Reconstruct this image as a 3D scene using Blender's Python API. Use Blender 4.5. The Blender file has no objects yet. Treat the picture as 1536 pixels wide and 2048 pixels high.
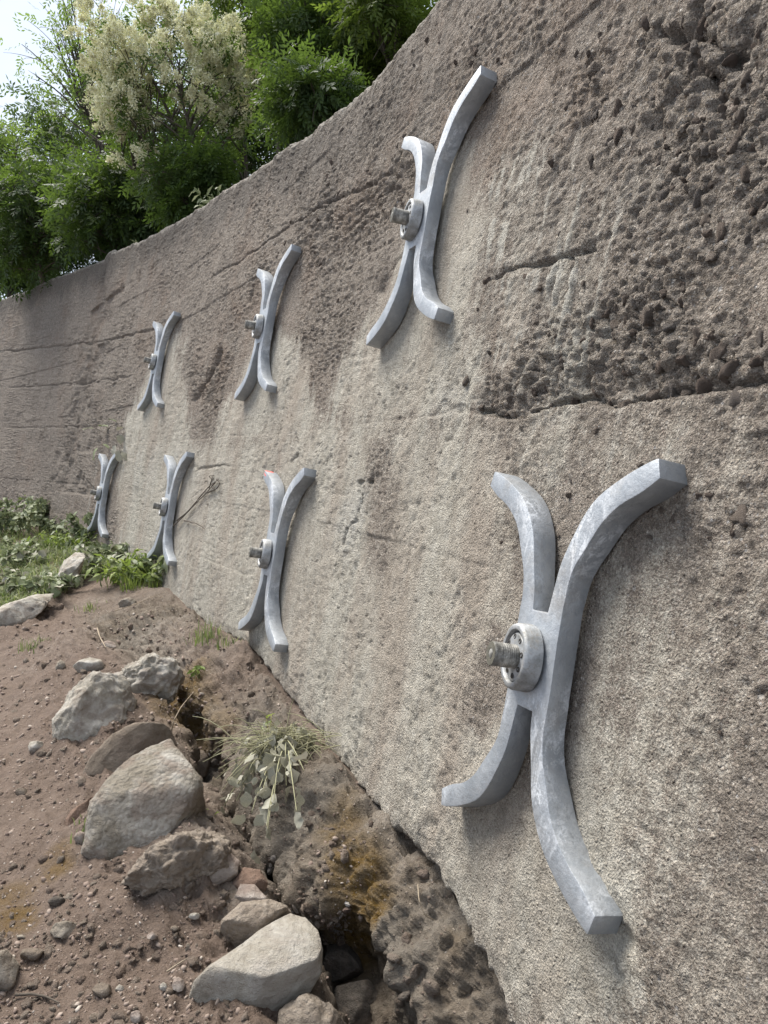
import bpy, bmesh, math, random
import numpy as np
from mathutils import Vector, Matrix
from mathutils.bvhtree import BVHTree

rng = np.random.default_rng(7)
random.seed(7)
SC = bpy.context.scene
COL = SC.collection

# ------------------------------------------------------------------ camera
F = 1500.0; PITCH = -0.07278; ROLL = 0.00254; CZ = 1.7
cd = bpy.data.cameras.new('camera'); cam = bpy.data.objects.new('camera', cd); COL.objects.link(cam)
cd.sensor_fit = 'VERTICAL'; cd.sensor_height = 36.0; cd.lens = F / 2048 * 36.0
cd.clip_start = 0.05; cd.clip_end = 600
cam.location = (0, 0, CZ)
cam.rotation_mode = 'XYZ'
cam.matrix_world = (Matrix.Translation((0, 0, CZ)) @ Matrix.Rotation(math.pi / 2 + PITCH, 4, 'X') @ Matrix.Rotation(-ROLL, 4, 'Z'))
SC.camera = cam

# ------------------------------------------------------------------ world, sun, exposure
SUN_EL, SUN_AZ = math.radians(60), math.radians(-52)      # azimuth from +Y towards +X
w = bpy.data.worlds.new('World'); SC.world = w; w.use_nodes = True
nt = w.node_tree; nt.nodes.clear()
out = nt.nodes.new('ShaderNodeOutputWorld'); bg = nt.nodes.new('ShaderNodeBackground')
sky = nt.nodes.new('ShaderNodeTexSky'); sky.sky_type = 'NISHITA'; sky.sun_disc = False
sky.sun_elevation = SUN_EL; sky.sun_rotation = SUN_AZ; sky.air_density = 1.0; sky.dust_density = 2.0
tc = nt.nodes.new('ShaderNodeTexCoord')
mp = nt.nodes.new('ShaderNodeMapping'); mp.inputs['Scale'].default_value = (1, 1, 2.2)
nz = nt.nodes.new('ShaderNodeTexNoise'); nz.inputs['Scale'].default_value = 1.6; nz.inputs['Detail'].default_value = 6; nz.inputs['Roughness'].default_value = .55
rp = nt.nodes.new('ShaderNodeValToRGB')
rp.color_ramp.elements[0].position = .3; rp.color_ramp.elements[0].color = (1.3, 1.5, 1.85, 1)
rp.color_ramp.elements[1].position = .65; rp.color_ramp.elements[1].color = (1.95, 2.1, 2.35, 1)
mx = nt.nodes.new('ShaderNodeMix'); mx.data_type = 'RGBA'; mx.inputs[0].default_value = .93
nt.links.new(tc.outputs['Generated'], mp.inputs[0]); nt.links.new(mp.outputs[0], nz.inputs['Vector'])
nt.links.new(nz.outputs['Fac'], rp.inputs[0]); nt.links.new(sky.outputs[0], mx.inputs[6]); nt.links.new(rp.outputs[0], mx.inputs[7])
nt.links.new(mx.outputs[2], bg.inputs[0]); bg.inputs[1].default_value = 0.1
nt.links.new(bg.outputs[0], out.inputs[0])
sd = bpy.data.lights.new('sun', 'SUN'); sd.energy = 1.5; sd.angle = math.radians(34); sd.color = (1, .95, .88)
sun = bpy.data.objects.new('sun', sd); COL.objects.link(sun)
dirv = Vector((math.sin(SUN_AZ) * math.cos(SUN_EL), math.cos(SUN_AZ) * math.cos(SUN_EL), math.sin(SUN_EL)))
sun.rotation_euler = dirv.to_track_quat('Z', 'Y').to_euler()
sun.location = (0, 0, 30)
SC.view_settings.view_transform = 'Standard'; SC.view_settings.look = 'None'
SC.view_settings.gamma = 1; SC.view_settings.use_curve_mapping = False
SC.view_settings.exposure = 2.38

# ------------------------------------------------------------------ numeric helpers
def smooth(a, b, x):
    t = np.clip((x - a) / (b - a), 0, 1); return t * t * (3 - 2 * t)
def hsh(ix, iy, iz, seed):
    h = (ix.astype(np.int64) * 374761393 + iy.astype(np.int64) * 668265263 + iz.astype(np.int64) * 1274126177 + seed * 974634777) & 0xFFFFFFFF
    h = ((h ^ (h >> 13)) * 1274126177) & 0xFFFFFFFF
    h = ((h ^ (h >> 16)) * 2246822519) & 0xFFFFFFFF
    return ((h ^ (h >> 15)) & 0xFFFFFF) / float(0xFFFFFF)
def vnoise(x, y, z, seed=0):
    ix, iy, iz = np.floor(x), np.floor(y), np.floor(z)
    fx, fy, fz = x - ix, y - iy, z - iz
    ux, uy, uz = [t * t * t * (t * (t * 6 - 15) + 10) for t in (fx, fy, fz)]
    ix, iy, iz = ix.astype(np.int64), iy.astype(np.int64), iz.astype(np.int64)
    r = 0
    for a in (0, 1):
        wa = ux if a else 1 - ux
        for b in (0, 1):
            wb = uy if b else 1 - uy
            for c in (0, 1):
                wc = uz if c else 1 - uz
                r = r + wa * wb * wc * hsh(ix + a, iy + b, iz + c, seed)
    return r * 2 - 1
def fbm(x, y, z, sc, octv=4, seed=0, gain=.5, ridged=False):
    r = 0; a = 1; tot = 0; f = 1.0 / sc
    for o in range(octv):
        n = vnoise(x * f, y * f, z * f, seed + o * 17)
        if ridged: n = 1 - 2 * np.abs(n)
        r = r + a * n; tot += a; a *= gain; f *= 2.03
    return r / tot
def worley(x, y, sc, seed=0):
    x = x / sc; y = y / sc
    ix, iy = np.floor(x).astype(np.int64), np.floor(y).astype(np.int64)
    f1 = np.full(x.shape, 9.); f2 = np.full(x.shape, 9.); idr = np.zeros(x.shape)
    z = np.zeros_like(ix)
    for a in (-1, 0, 1):
        for b in (-1, 0, 1):
            cx = ix + a; cy = iy + b
            px = cx + hsh(cx, cy, z, seed); py = cy + hsh(cx, cy, z + 1, seed)
            d = np.hypot(px - x, py - y); rr = hsh(cx, cy, z + 2, seed)
            n = d < f1
            f2 = np.where(n, f1, np.minimum(f2, d)); idr = np.where(n, rr, idr); f1 = np.where(n, d, f1)
    return f1, f2, idr

def link(name, me, mat=None, parent=None):
    o = bpy.data.objects.new(name, me); COL.objects.link(o)
    if mat is not None and len(me.materials) == 0: me.materials.append(mat)
    if parent is not None: o.parent = parent
    return o
def mesh_np(name, V, faces, smooth_=True):
    """faces: (n,4) or (n,3) array"""
    me = bpy.data.meshes.new(name)
    V = np.asarray(V, np.float32); faces = np.asarray(faces, np.int32); k = faces.shape[1]
    me.vertices.add(len(V)); me.vertices.foreach_set('co', V.ravel())
    me.loops.add(faces.size); me.loops.foreach_set('vertex_index', faces.ravel())
    me.polygons.add(len(faces)); me.polygons.foreach_set('loop_start', np.arange(0, faces.size, k, dtype=np.int32))
    me.update(calc_edges=True)
    if smooth_: me.polygons.foreach_set('use_smooth', np.ones(len(faces), bool))
    return me
def attr(me, name, arr, typ='FLOAT'):
    a = me.attributes.new(name, typ, 'POINT')
    if typ == 'FLOAT': a.data.foreach_set('value', np.asarray(arr, np.float32).ravel())
    else: a.data.foreach_set('vector', np.asarray(arr, np.float32).ravel())
def tag(o, label=None, cat=None, group=None, kind=None):
    if label: o['label'] = label
    if cat: o['category'] = cat
    if group: o['group'] = group
    if kind: o['kind'] = kind
    return o
def empty(name, loc=(0, 0, 0)):
    o = bpy.data.objects.new(name, None); COL.objects.link(o); o.location = loc; o.empty_display_size = .1
    return o
def grid_faces(nr, nc):
    i = np.arange(nr - 1)[:, None] * nc + np.arange(nc - 1)[None]
    return np.stack([i, i + 1, i + nc + 1, i + nc], -1).reshape(-1, 4)
def tube(path, rad, n=6, jitter=0.0):
    """returns verts, quads of a tapered tube along path (k,3)"""
    P = np.asarray(path, float); k = len(P); R = np.broadcast_to(np.asarray(rad, float), (k,))
    T = np.gradient(P, axis=0); T /= np.linalg.norm(T, axis=1)[:, None] + 1e-9
    ref = np.array([.31, .2, .93]); 
    A = np.cross(T, ref); A /= np.linalg.norm(A, axis=1)[:, None] + 1e-9; B = np.cross(T, A)
    th = np.linspace(0, 2 * np.pi, n, endpoint=False)
    V = P[:, None] + R[:, None, None] * (np.cos(th)[None, :, None] * A[:, None] + np.sin(th)[None, :, None] * B[:, None])
    V = V.reshape(-1, 3)
    if jitter: V = V + rng.normal(0, jitter, V.shape) * np.repeat(R, n)[:, None]
    i = np.arange(k - 1)[:, None] * n; j = np.arange(n)[None]; j2 = (j + 1) % n
    Q = np.stack([i + j, i + j2, i + n + j2, i + n + j], -1).reshape(-1, 4)
    return V, Q
def join(parts):
    Vs, Fs, o = [], [], 0
    for V, Q in parts:
        Vs.append(V); Fs.append(Q + o); o += len(V)
    return np.concatenate(Vs), np.concatenate(Fs)
def bez(a, b, c, n):
    t = np.linspace(0, 1, n)[:, None]
    return (1 - t) ** 2 * a + 2 * t * (1 - t) * b + t * t * c

# ------------------------------------------------------------------ wall surface: a leaning, slightly curved face
X0, Y0, PHI, K1, K2, BAT = 0.57283, 2.00906, -0.34933, -0.03699, 0.00051, 0.2011
_s = np.linspace(-6, 24, 6001); _ph = PHI + K1 * _s + K2 * _s * _s
_ds = _s[1] - _s[0]
_x = np.concatenate([[0], np.cumsum((np.sin(_ph[1:]) + np.sin(_ph[:-1])) / 2 * _ds)])
_y = np.concatenate([[0], np.cumsum((np.cos(_ph[1:]) + np.cos(_ph[:-1])) / 2 * _ds)])
_x += X0 - np.interp(0, _s, _x); _y += Y0 - np.interp(0, _s, _y)
def plan(s):
    return np.interp(s, _s, _x), np.interp(s, _s, _y), PHI + K1 * s + K2 * s * s
def wallP(s, v, h=0.0):
    s, v, h = np.broadcast_arrays(np.asarray(s, float), v, h)
    x, y, ph = plan(s); nx, ny = -np.cos(ph), np.sin(ph)
    sb, cb = math.sin(BAT), math.cos(BAT)
    k = -v * sb + h * cb
    return np.stack([x + nx * k, y + ny * k, v * cb + h * sb + CZ], -1)
def wframe(s):
    ph = PHI + K1 * s + K2 * s * s
    t = np.array([math.sin(ph), math.cos(ph), 0]); n = np.array([-math.cos(ph), math.sin(ph), 0])
    up = np.array([0, 0, 1]) * math.cos(BAT) - n * math.sin(BAT)
    nn = n * math.cos(BAT) + np.array([0, 0, 1]) * math.sin(BAT)
    return t, n, up, nn
CAMO = np.array([0, 0, CZ])
def ray(px, py):
    X = (px - 768) / F; Y = -(py - 1024) / F
    cr, sr, cp, sp = math.cos(ROLL), math.sin(ROLL), math.cos(PITCH), math.sin(PITCH)
    x = cr * X - sr * Y; u = sr * X + cr * Y
    return np.array([x, cp - u * sp, sp + u * cp])
def at(px, py, D):
    r = ray(px, py); return CAMO + r * (D / r[1])
_S = np.linspace(-4, 20, 2400); _C = wallP(_S, 0.) - CAMO; _U = wallP(_S, 1.) - wallP(_S, 0.); _CR = np.cross(_U, _C)
def wall_sv(px, py):
    r = ray(px, py); det = _CR @ r
    for i in np.nonzero(det[:-1] * det[1:] <= 0)[0]:
        a = det[i] / (det[i] - det[i + 1]); c = _C[i] * (1 - a) + _C[i + 1] * a; u = _U[i] * (1 - a) + _U[i + 1] * a
        sol = np.linalg.lstsq(np.array([r, -u]).T, c, rcond=None)[0]
        if sol[0] > 0: return _S[i] * (1 - a) + _S[i + 1] * a, sol[1]
    return (np.nan, np.nan)
def sv(L): return np.array([wall_sv(*q) for q in L])

# ------------------------------------------------------------------ materials
class M:
    def __init__(s, name):
        s.m = bpy.data.materials.new(name); s.m.use_nodes = True; s.t = s.m.node_tree; s.t.nodes.clear()
        s.out = s.t.nodes.new('ShaderNodeOutputMaterial'); s.b = s.t.nodes.new('ShaderNodeBsdfPrincipled')
        s.t.links.new(s.b.outputs[0], s.out.inputs[0])
        s.tc = s.t.nodes.new('ShaderNodeTexCoord')
    def n(s, typ, **kw):
        nd = s.t.nodes.new(typ)
        for k, v in kw.items():
            if k in nd.inputs.keys(): 
                if hasattr(v, 'is_linked') or isinstance(v, bpy.types.NodeSocket): s.t.links.new(v, nd.inputs[k])
                else: nd.inputs[k].default_value = v
            else: setattr(nd, k, v)
        return nd
    def set(s, sock, v):
        if isinstance(v, bpy.types.NodeSocket): s.t.links.new(v, sock)
        else: sock.default_value = v
    def noise(s, scale, detail=4, rough=.55, vec=None, dist=0.0):
        nd = s.n('ShaderNodeTexNoise', Scale=scale, Detail=detail, Roughness=rough, Distortion=dist)
        s.t.links.new(vec or s.tc.outputs['Object'], nd.inputs['Vector']); return nd.outputs['Fac']
    def voro(s, scale, feature='F1', vec=None, out='Distance', rnd=1.0):
        nd = s.n('ShaderNodeTexVoronoi'); nd.feature = feature; nd.inputs['Scale'].default_value = scale; nd.inputs['Randomness'].default_value = rnd
        s.t.links.new(vec or s.tc.outputs['Object'], nd.inputs['Vector']); return nd.outputs[out]
    def ramp(s, fac, *stops, interp='LINEAR'):
        nd = s.n('ShaderNodeValToRGB'); cr = nd.color_ramp; cr.interpolation = interp
        while len(cr.elements) < len(stops): cr.elements.new(.5)
        for e, (p, c) in zip(cr.elements, stops):
            e.position = p; e.color = (c, c, c, 1) if isinstance(c, (int, float)) else (*c, 1)
        s.t.links.new(fac, nd.inputs[0]); return nd.outputs[0]
    def mix(s, fac, a, b, mode='MIX'):
        nd = s.n('ShaderNodeMix'); nd.data_type = 'RGBA'; nd.blend_type = mode
        s.set(nd.inputs[0], fac)
        for k, v in ((6, a), (7, b)): s.set(nd.inputs[k], v if isinstance(v, bpy.types.NodeSocket) else (*v, 1))
        return nd.outputs[2]
    def math(s, op, a, b=0.0, c=None, clamp=False):
        nd = s.n('ShaderNodeMath'); nd.operation = op; nd.use_clamp = clamp
        s.set(nd.inputs[0], a); s.set(nd.inputs[1], b)
        if c is not None: s.set(nd.inputs[2], c)
        return nd.outputs[0]
    def at(s, name):
        nd = s.n('ShaderNodeAttribute'); nd.attribute_name = name; return nd.outputs['Fac']
    def atv(s, name):
        nd = s.n('ShaderNodeAttribute'); nd.attribute_name = name; return nd.outputs['Vector']
    def scalev(s, vec, sc):
        nd = s.n('ShaderNodeMapping'); nd.inputs['Scale'].default_value = sc; s.t.links.new(vec, nd.inputs[0]); return nd.outputs[0]
    def bump(s, h, dist=.005, strength=1.0, normal=None):
        nd = s.n('ShaderNodeBump'); nd.inputs['Distance'].default_value = dist; nd.inputs['Strength'].default_value = strength
        s.t.links.new(h, nd.inputs['Height'])
        if normal is not None: s.t.links.new(normal, nd.inputs['Normal'])
        return nd.outputs[0]
    def fin(s, col=None, rough=None, normal=None, metallic=None, spec=None):
        if col is not None: s.set(s.b.inputs['Base Color'], col if isinstance(col, bpy.types.NodeSocket) else (*col, 1))
        if rough is not None: s.set(s.b.inputs['Roughness'], rough)
        if normal is not None: s.t.links.new(normal, s.b.inputs['Normal'])
        if metallic is not None: s.set(s.b.inputs['Metallic'], metallic)
        if spec is not None: s.b.inputs['Specular IOR Level'].default_value = spec
        return s.m

def mat_wall():
    m = M('old_concrete')
    mort, dark, red, white, rough = [m.at(k) for k in ('mortar', 'dark', 'rust', 'white', 'rough')]
    W = m.atv('wallco')
    n_big = m.noise(3.5, 5, .6, W); n_mid = m.noise(22, 5, .65, W); n_fine = m.noise(120, 4, .65, W)
    base = m.ramp(n_mid, (.22, (.16, .133, .108)), (.5, (.282, .241, .2)), (.78, (.40, .35, .297)))
    base = m.mix(m.math('MULTIPLY', red, m.ramp(n_big, (.4, 0), (.7, .55))), base, (.25, .172, .122))
    # aggregate: small stones of many colours
    v1 = m.n('ShaderNodeTexVoronoi'); v1.inputs['Scale'].default_value = 95; m.t.links.new(W, v1.inputs['Vector'])
    v2 = m.n('ShaderNodeTexVoronoi'); v2.inputs['Scale'].default_value = 38; m.t.links.new(W, v2.inputs['Vector'])
    def stones(vn, lo, hi, dens):
        sep = m.n('ShaderNodeSeparateColor'); m.t.links.new(vn.outputs['Color'], sep.inputs[0])
        on = m.math('MULTIPLY', m.math('GREATER_THAN', sep.outputs[0], dens), m.ramp(vn.outputs['Distance'], (lo, 1), (hi, 0)))
        colr = m.ramp(sep.outputs[1], (0, (.13, .105, .095)), (.3, (.3, .23, .19)), (.55, (.46, .39, .33)), (.8, (.58, .54, .48)), (1, (.36, .36, .37)))
        return on, colr
    on1, c1 = stones(v1, .28, .42, .62); on2, c2 = stones(v2, .2, .3, .86)
    expo = m.math('SUBTRACT', 1.0, m.math('MULTIPLY', mort, .82), clamp=True)
    base = m.mix(m.math('MULTIPLY', on1, m.math('MULTIPLY', expo, .8)), base, c1)
    base = m.mix(m.math('MULTIPLY', on2, m.math('MULTIPLY', expo, .9)), base, c2)
    # pale cement smeared over it
    pale = m.ramp(n_mid, (.22, (.34, .31, .255)), (.5, (.50, .468, .395)), (.78, (.63, .60, .525)))
    tint = m.noise(1.7, 3, .5, m.scalev(W, (1.6, .35, 1)))
    pale = m.mix(m.ramp(tint, (.42, 0), (.66, .75)), pale, (.40, .335, .272))
    t2 = m.noise(6, 5, .65, m.scalev(W, (1.0, .5, 1))); pale = m.mix(m.ramp(t2, (.5, 0), (.7, .6)), pale, (.62, .585, .50))
    pale = m.mix(m.ramp(t2, (.3, .55), (.46, 0)), pale, (.30, .262, .212))
    g = m.noise(300, 3, .75, W)
    edge = m.math('ADD', mort, m.math('MULTIPLY', m.math('SUBTRACT', n_mid, .5), .8))
    edge = m.math('ADD', edge, m.math('MULTIPLY', m.math('SUBTRACT', n_fine, .5), 1.5))
    edge = m.math('ADD', edge, m.math('MULTIPLY', m.math('SUBTRACT', g, .5), .8))
    mf = m.ramp(edge, (.22, 0), (.78, 1))
    col = m.mix(mf, base, pale)
    # weather stain under the coping
    str_ = m.noise(9, 4, .6, m.scalev(W, (1.5, .16, 1)))
    de = m.math('ADD', dark, m.math('MULTIPLY', m.math('SUBTRACT', str_, .5), 1.1))
    col = m.mix(m.math('MULTIPLY', m.ramp(de, (.3, 0), (.85, 1)), .68), col, (.115, .102, .088))
    col = m.mix(m.math('MULTIPLY', white, m.ramp(n_mid, (.3, .5), (.6, 1))), col, (.56, .54, .48))
    # fine sand grain, with the shade of tiny pits painted dark
    col = m.mix(m.ramp(g, (.28, .75), (.47, .0)), col, m.mix(.8, col, (.05, .042, .034)))
    col = m.mix(m.ramp(n_fine, (.28, .5), (.45, .0)), col, m.mix(.6, col, (.06, .05, .04)))
    col = m.mix(m.ramp(g, (.54, 0), (.70, .75)), col, m.mix(.65, col, (.78, .73, .65)))
    vs = m.n('ShaderNodeTexVoronoi'); vs.inputs['Scale'].default_value = 170; m.t.links.new(W, vs.inputs['Vector'])
    sv_ = m.n('ShaderNodeSeparateColor'); m.t.links.new(vs.outputs['Color'], sv_.inputs[0])
    mul = m.ramp(sv_.outputs[0], (0, .48), (.3, .86), (.7, 1.1), (1, 1.55))
    col = m.mix(m.math('MULTIPLY', m.ramp(mort, (.0, .95), (1, .55)), m.ramp(m.noise(5, 4, .6, W), (.3, .45), (.65, 1.0))), col, mul, 'MULTIPLY')
    vp = m.n('ShaderNodeTexVoronoi'); vp.inputs['Scale'].default_value = 60; m.t.links.new(W, vp.inputs['Vector'])
    sp_ = m.n('ShaderNodeSeparateColor'); m.t.links.new(vp.outputs['Color'], sp_.inputs[0])
    hol = m.math('MULTIPLY', m.math('GREATER_THAN', sp_.outputs[0], .8), m.ramp(vp.outputs['Distance'], (.12, 1), (.3, 0)))
    h = m.math('ADD', m.math('MULTIPLY', n_fine, 1.2), m.math('MULTIPLY', g, .35))
    h = m.math('SUBTRACT', h, m.math('MULTIPLY', vs.outputs['Distance'], .35))
    h = m.math('SUBTRACT', h, m.math('MULTIPLY', hol, .9))
    h = m.math('ADD', h, m.math('MULTIPLY', n_mid, .6))
    h = m.math('ADD', h, m.math('MULTIPLY', m.math('MULTIPLY', on1, expo), .3))
    h = m.math('ADD', h, m.math('MULTIPLY', m.math('MULTIPLY', on2, expo), .5))
    return m.fin(col, m.ramp(n_fine, (.3, .82), (.7, .97)), m.bump(h, .024, 1.0), spec=.2)

def mat_earth():
    m = M('wet_earth')
    bank, och, dry = m.at('bank'), m.at('ochre'), m.at('dry')
    O = m.tc.outputs['Object']
    n1 = m.noise(2.2, 5, .6); n2 = m.noise(17, 8, .72); n3 = m.noise(75, 5, .7); g = m.noise(330, 2, .7)
    soil = m.ramp(n2, (.22, (.08, .056, .042)), (.5, (.175, .128, .098)), (.78, (.28, .215, .172)))
    soil = m.mix(m.ramp(n1, (.4, 0), (.7, .6)), soil, (.21, .16, .127))
    bk = m.ramp(n2, (.25, (.085, .066, .048)), (.5, (.185, .15, .113)), (.78, (.30, .26, .208)))
    bk = m.mix(m.ramp(n1, (.45, 0), (.6, .45)), bk, (.20, .185, .16))
    col = m.mix(bank, soil, bk)
    col = m.mix(m.math('MULTIPLY', dry, m.ramp(n2, (.35, .1), (.65, .8))), col, (.31, .27, .225))
    col = m.mix(m.math('MULTIPLY', och, m.ramp(n2, (.3, .3), (.6, 1))), col, (.15, .09, .02))
    v1 = m.n('ShaderNodeTexVoronoi'); v1.inputs['Scale'].default_value = 70; m.t.links.new(O, v1.inputs['Vector'])
    sep = m.n('ShaderNodeSeparateColor'); m.t.links.new(v1.outputs['Color'], sep.inputs[0])
    on = m.math('MULTIPLY', m.math('GREATER_THAN', sep.outputs[0], .8), m.ramp(v1.outputs['Distance'], (.2, 1), (.36, 0)))
    cc = m.ramp(sep.outputs[1], (0, (.11, .08, .065)), (.5, (.27, .2, .16)), (.85, (.4, .34, .28)), (1, (.55, .5, .45)))
    col = m.mix(m.math('MULTIPLY', on, .75), col, cc)
    col = m.mix(m.ramp(g, (.66, 0), (.8, .5)), col, m.mix(.5, col, (.6, .5, .42)))
    h = m.math('ADD', m.math('MULTIPLY', n3, .7), m.math('MULTIPLY', g, .25)); h = m.math('ADD', h, m.math('MULTIPLY', n2, .9)); h = m.math('ADD', h, m.math('MULTIPLY', on, .3))
    r = m.mix(och, m.ramp(n1, (.35, .75), (.65, .95)), (.35, .35, .35))
    return m.fin(col, r, m.bump(h, .03, 1.0), spec=.25)

def mat_rock(name, lo, mid, hi, white=.0, dirt=.35, pebbly=False, scale=1.0):
    m = M(name)
    n1 = m.noise(4 * scale, 5, .6); n2 = m.noise(26 * scale, 6, .7); g = m.noise(260, 3, .7); n4 = m.noise(9 * scale, 4, .6, dist=.6)
    col = m.ramp(n2, (.25, lo), (.5, mid), (.78, hi))
    if white: col = m.mix(m.math('MULTIPLY', m.ramp(n1, (.46, 0), (.58, 1)), white), col, m.ramp(n2, (.3, (.42, .4, .36)), (.65, (.66, .64, .6))))
    col = m.mix(m.math('MULTIPLY', m.ramp(m.math('ADD', n4, m.math('MULTIPLY', m.math('SUBTRACT', n2, .5), .5)), (.46, 0), (.6, 1)), dirt), col, (.17, .13, .1))
    col = m.mix(m.ramp(g, (.62, 0), (.8, .45)), col, m.mix(.5, col, (.65, .6, .55)))
    col = m.mix(m.ramp(g, (.22, .4), (.38, 0)), col, (.05, .045, .04))
    h = m.math('ADD', m.math('MULTIPLY', n2, 1.2), m.math('MULTIPLY', g, .3))
    if pebbly:
        vv = m.voro(55); h = m.math('SUBTRACT', h, m.math('MULTIPLY', vv, .5))
    return m.fin(col, .92, m.bump(h, .02, 1.0), spec=.2)

def mat_random_stone():
    m = M('loose_stone')
    oi = m.n('ShaderNodeObjectInfo')
    c = m.ramp(oi.outputs['Random'], (0, (.17, .12, .095)), (.25, (.24, .18, .145)), (.45, (.3, .27, .23)), (.7, (.33, .26, .21)), (.85, (.3, .28, .26)), (.95, (.42, .38, .33)), (1, (.62, .6, .57)))
    n = m.noise(60, 5, .65); g = m.noise(300, 2, .6)
    c = m.mix(m.ramp(n, (.35, .55), (.6, 0)), c, (.14, .1, .08))
    c = m.mix(m.ramp(g, (.6, 0), (.8, .4)), c, m.mix(.5, c, (.6, .56, .5)))
    return m.fin(c, .85, m.bump(n, .008, .8), spec=.3)
def mat_wall_pebble():
    m = M('wall_pebble')
    oi = m.n('ShaderNodeObjectInfo')
    c = m.ramp(oi.outputs['Random'], (0, (.15, .115, .1)), (.3, (.25, .195, .165)), (.6, (.28, .235, .20)), (.85, (.35, .305, .265)), (.95, (.25, .245, .24)), (1, (.5, .46, .41)))
    n = m.noise(9, 5, .65)
    c = m.mix(m.ramp(n, (.4, .95), (.62, 0.1)), c, (.23, .185, .15)); g = m.noise(40, 3, .7)
    c = m.mix(m.ramp(g, (.3, .6), (.5, 0)), c, (.07, .06, .05))
    return m.fin(c, .92, m.bump(m.math('ADD', n, g), .02, 1.0), spec=.15)

def mat_metal():
    m = M('galvanised_steel')
    O = m.tc.outputs['Object']
    sp = m.voro(55, out='Color'); sepn = m.n('ShaderNodeSeparateColor'); m.t.links.new(sp, sepn.inputs[0])
    n1 = m.noise(7, 5, .6); n2 = m.noise(60, 4, .65); st = m.noise(26, 5, .7, m.scalev(O, (1.2, .35, 1)), dist=1.2)
    oi = m.n('ShaderNodeObjectInfo')
    c = m.ramp(n1, (.3, (.28, .30, .318)), (.55, (.39, .41, .43)), (.8, (.48, .50, .52)))
    c = m.mix(m.math('MULTIPLY', sepn.outputs[0], .35), c, (.25, .28, .31))
    grit = m.noise(180, 3, .7)
    wht = m.math('MULTIPLY', m.ramp(m.math('ADD', st, m.math('MULTIPLY', m.math('SUBTRACT', grit, .5), .5)), (.47, 0), (.62, 1)), m.ramp(m.noise(3.1, 3, .55), (.5, 0), (.62, .75)))
    c = m.mix(wht, c, (.62, .64, .66))
    dirt = m.noise(5, 5, .65); c = m.mix(m.ramp(dirt, (.56, 0), (.7, .4)), c, (.26, .23, .19))
    dk = m.math('MULTIPLY', m.ramp(n2, (.3, .6), (.44, 0)), m.ramp(n1, (.45, 0), (.65, 1)))
    c = m.mix(dk, c, (.17, .185, .195))
    met = m.ramp(wht, (0, .6), (1, .15))
    r = m.math('ADD', m.ramp(n2, (.3, .46), (.7, .64)), m.math('MULTIPLY', wht, .25))
    return m.fin(c, r, m.bump(m.math('ADD', n2, m.math('MULTIPLY', grit, .5)), .0022, .7), met)
def mat_oldmetal():
    m = M('weathered_steel')
    n1 = m.noise(22, 5, .65); n2 = m.noise(90, 4, .6)
    c = m.ramp(n1, (.3, (.15, .15, .14)), (.5, (.30, .31, .315)), (.72, (.48, .49, .5)))
    c = m.mix(m.ramp(n2, (.5, 0), (.7, .5)), c, (.2, .17, .125))
    return m.fin(c, m.ramp(n2, (.3, .45), (.7, .75)), m.bump(n1, .003, .7), .5)
def mat_bolt():
    m = M('muddy_anchor_bar')
    n1 = m.noise(35, 5, .65); n2 = m.noise(120, 3, .6)
    c = m.ramp(n1, (.3, (.06, .058, .05)), (.48, (.17, .165, .15)), (.64, (.36, .35, .32)), (.78, (.5, .485, .45)))
    return m.fin(c, .7, m.bump(m.math('ADD', n1, n2), .003, .8), .25)
def plain(name, c, rough=.8, var=.25, scale=40):
    m = M(name); n = m.noise(scale, 4, .6)
    col = m.ramp(n, (.25, tuple(x * (1 - var) for x in c)), (.75, tuple(min(1, x * (1 + var)) for x in c)))
    return m.fin(col, rough, m.bump(n, .003, .5), spec=.3)
def mat_leaf(name, a, b, c, trans=.4, dust=0.0):
    m = M(name)
    r = m.at('rnd'); oi = m.n('ShaderNodeObjectInfo')
    rr = m.math('FRACT', m.math('ADD', r, oi.outputs['Random']))
    col = m.ramp(rr, (0, a), (.5, b), (1, c))
    n = m.noise(30, 3, .6)
    col = m.mix(m.ramp(n, (.3, .35), (.7, 0)), col, tuple(x * .6 for x in a))
    if dust: col = m.mix(m.math('MULTIPLY', m.ramp(m.noise(45, 5, .7), (.35, 0), (.6, 1)), dust), col, (.42, .39, .33))
    m.fin(col, .55, spec=.35)
    tr = m.n('ShaderNodeBsdfTranslucent'); m.t.links.new(m.mix(.5, col, (.20, .30, .03), 'ADD') if not dust else col, tr.inputs[0])
    ms = m.n('ShaderNodeMixShader'); ms.inputs[0].default_value = trans
    m.t.links.new(m.b.outputs[0], ms.inputs[1]); m.t.links.new(tr.outputs[0], ms.inputs[2]); m.t.links.new(ms.outputs[0], m.out.inputs[0])
    return m.m

MW = mat_wall(); ME = mat_earth(); MST = mat_random_stone(); MWP = mat_wall_pebble()
MM = mat_metal(); MO = mat_oldmetal(); MB = mat_bolt()
MHOLE = plain('hole_depth_dark', (.05, .045, .04), .9)  # near-black colour stands in for the dark depth of the shallow washer holes
MRED = plain('red_marking_paint', (.55, .10, .08), .7)
MBARK = plain('grey_brown_bark', (.085, .07, .055), .9, .4, 30)
MTWIG = plain('dry_twig', (.27, .22, .16), .9, .35, 60)
MGSTEM = plain('green_stem', (.12, .16, .05), .7)

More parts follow.
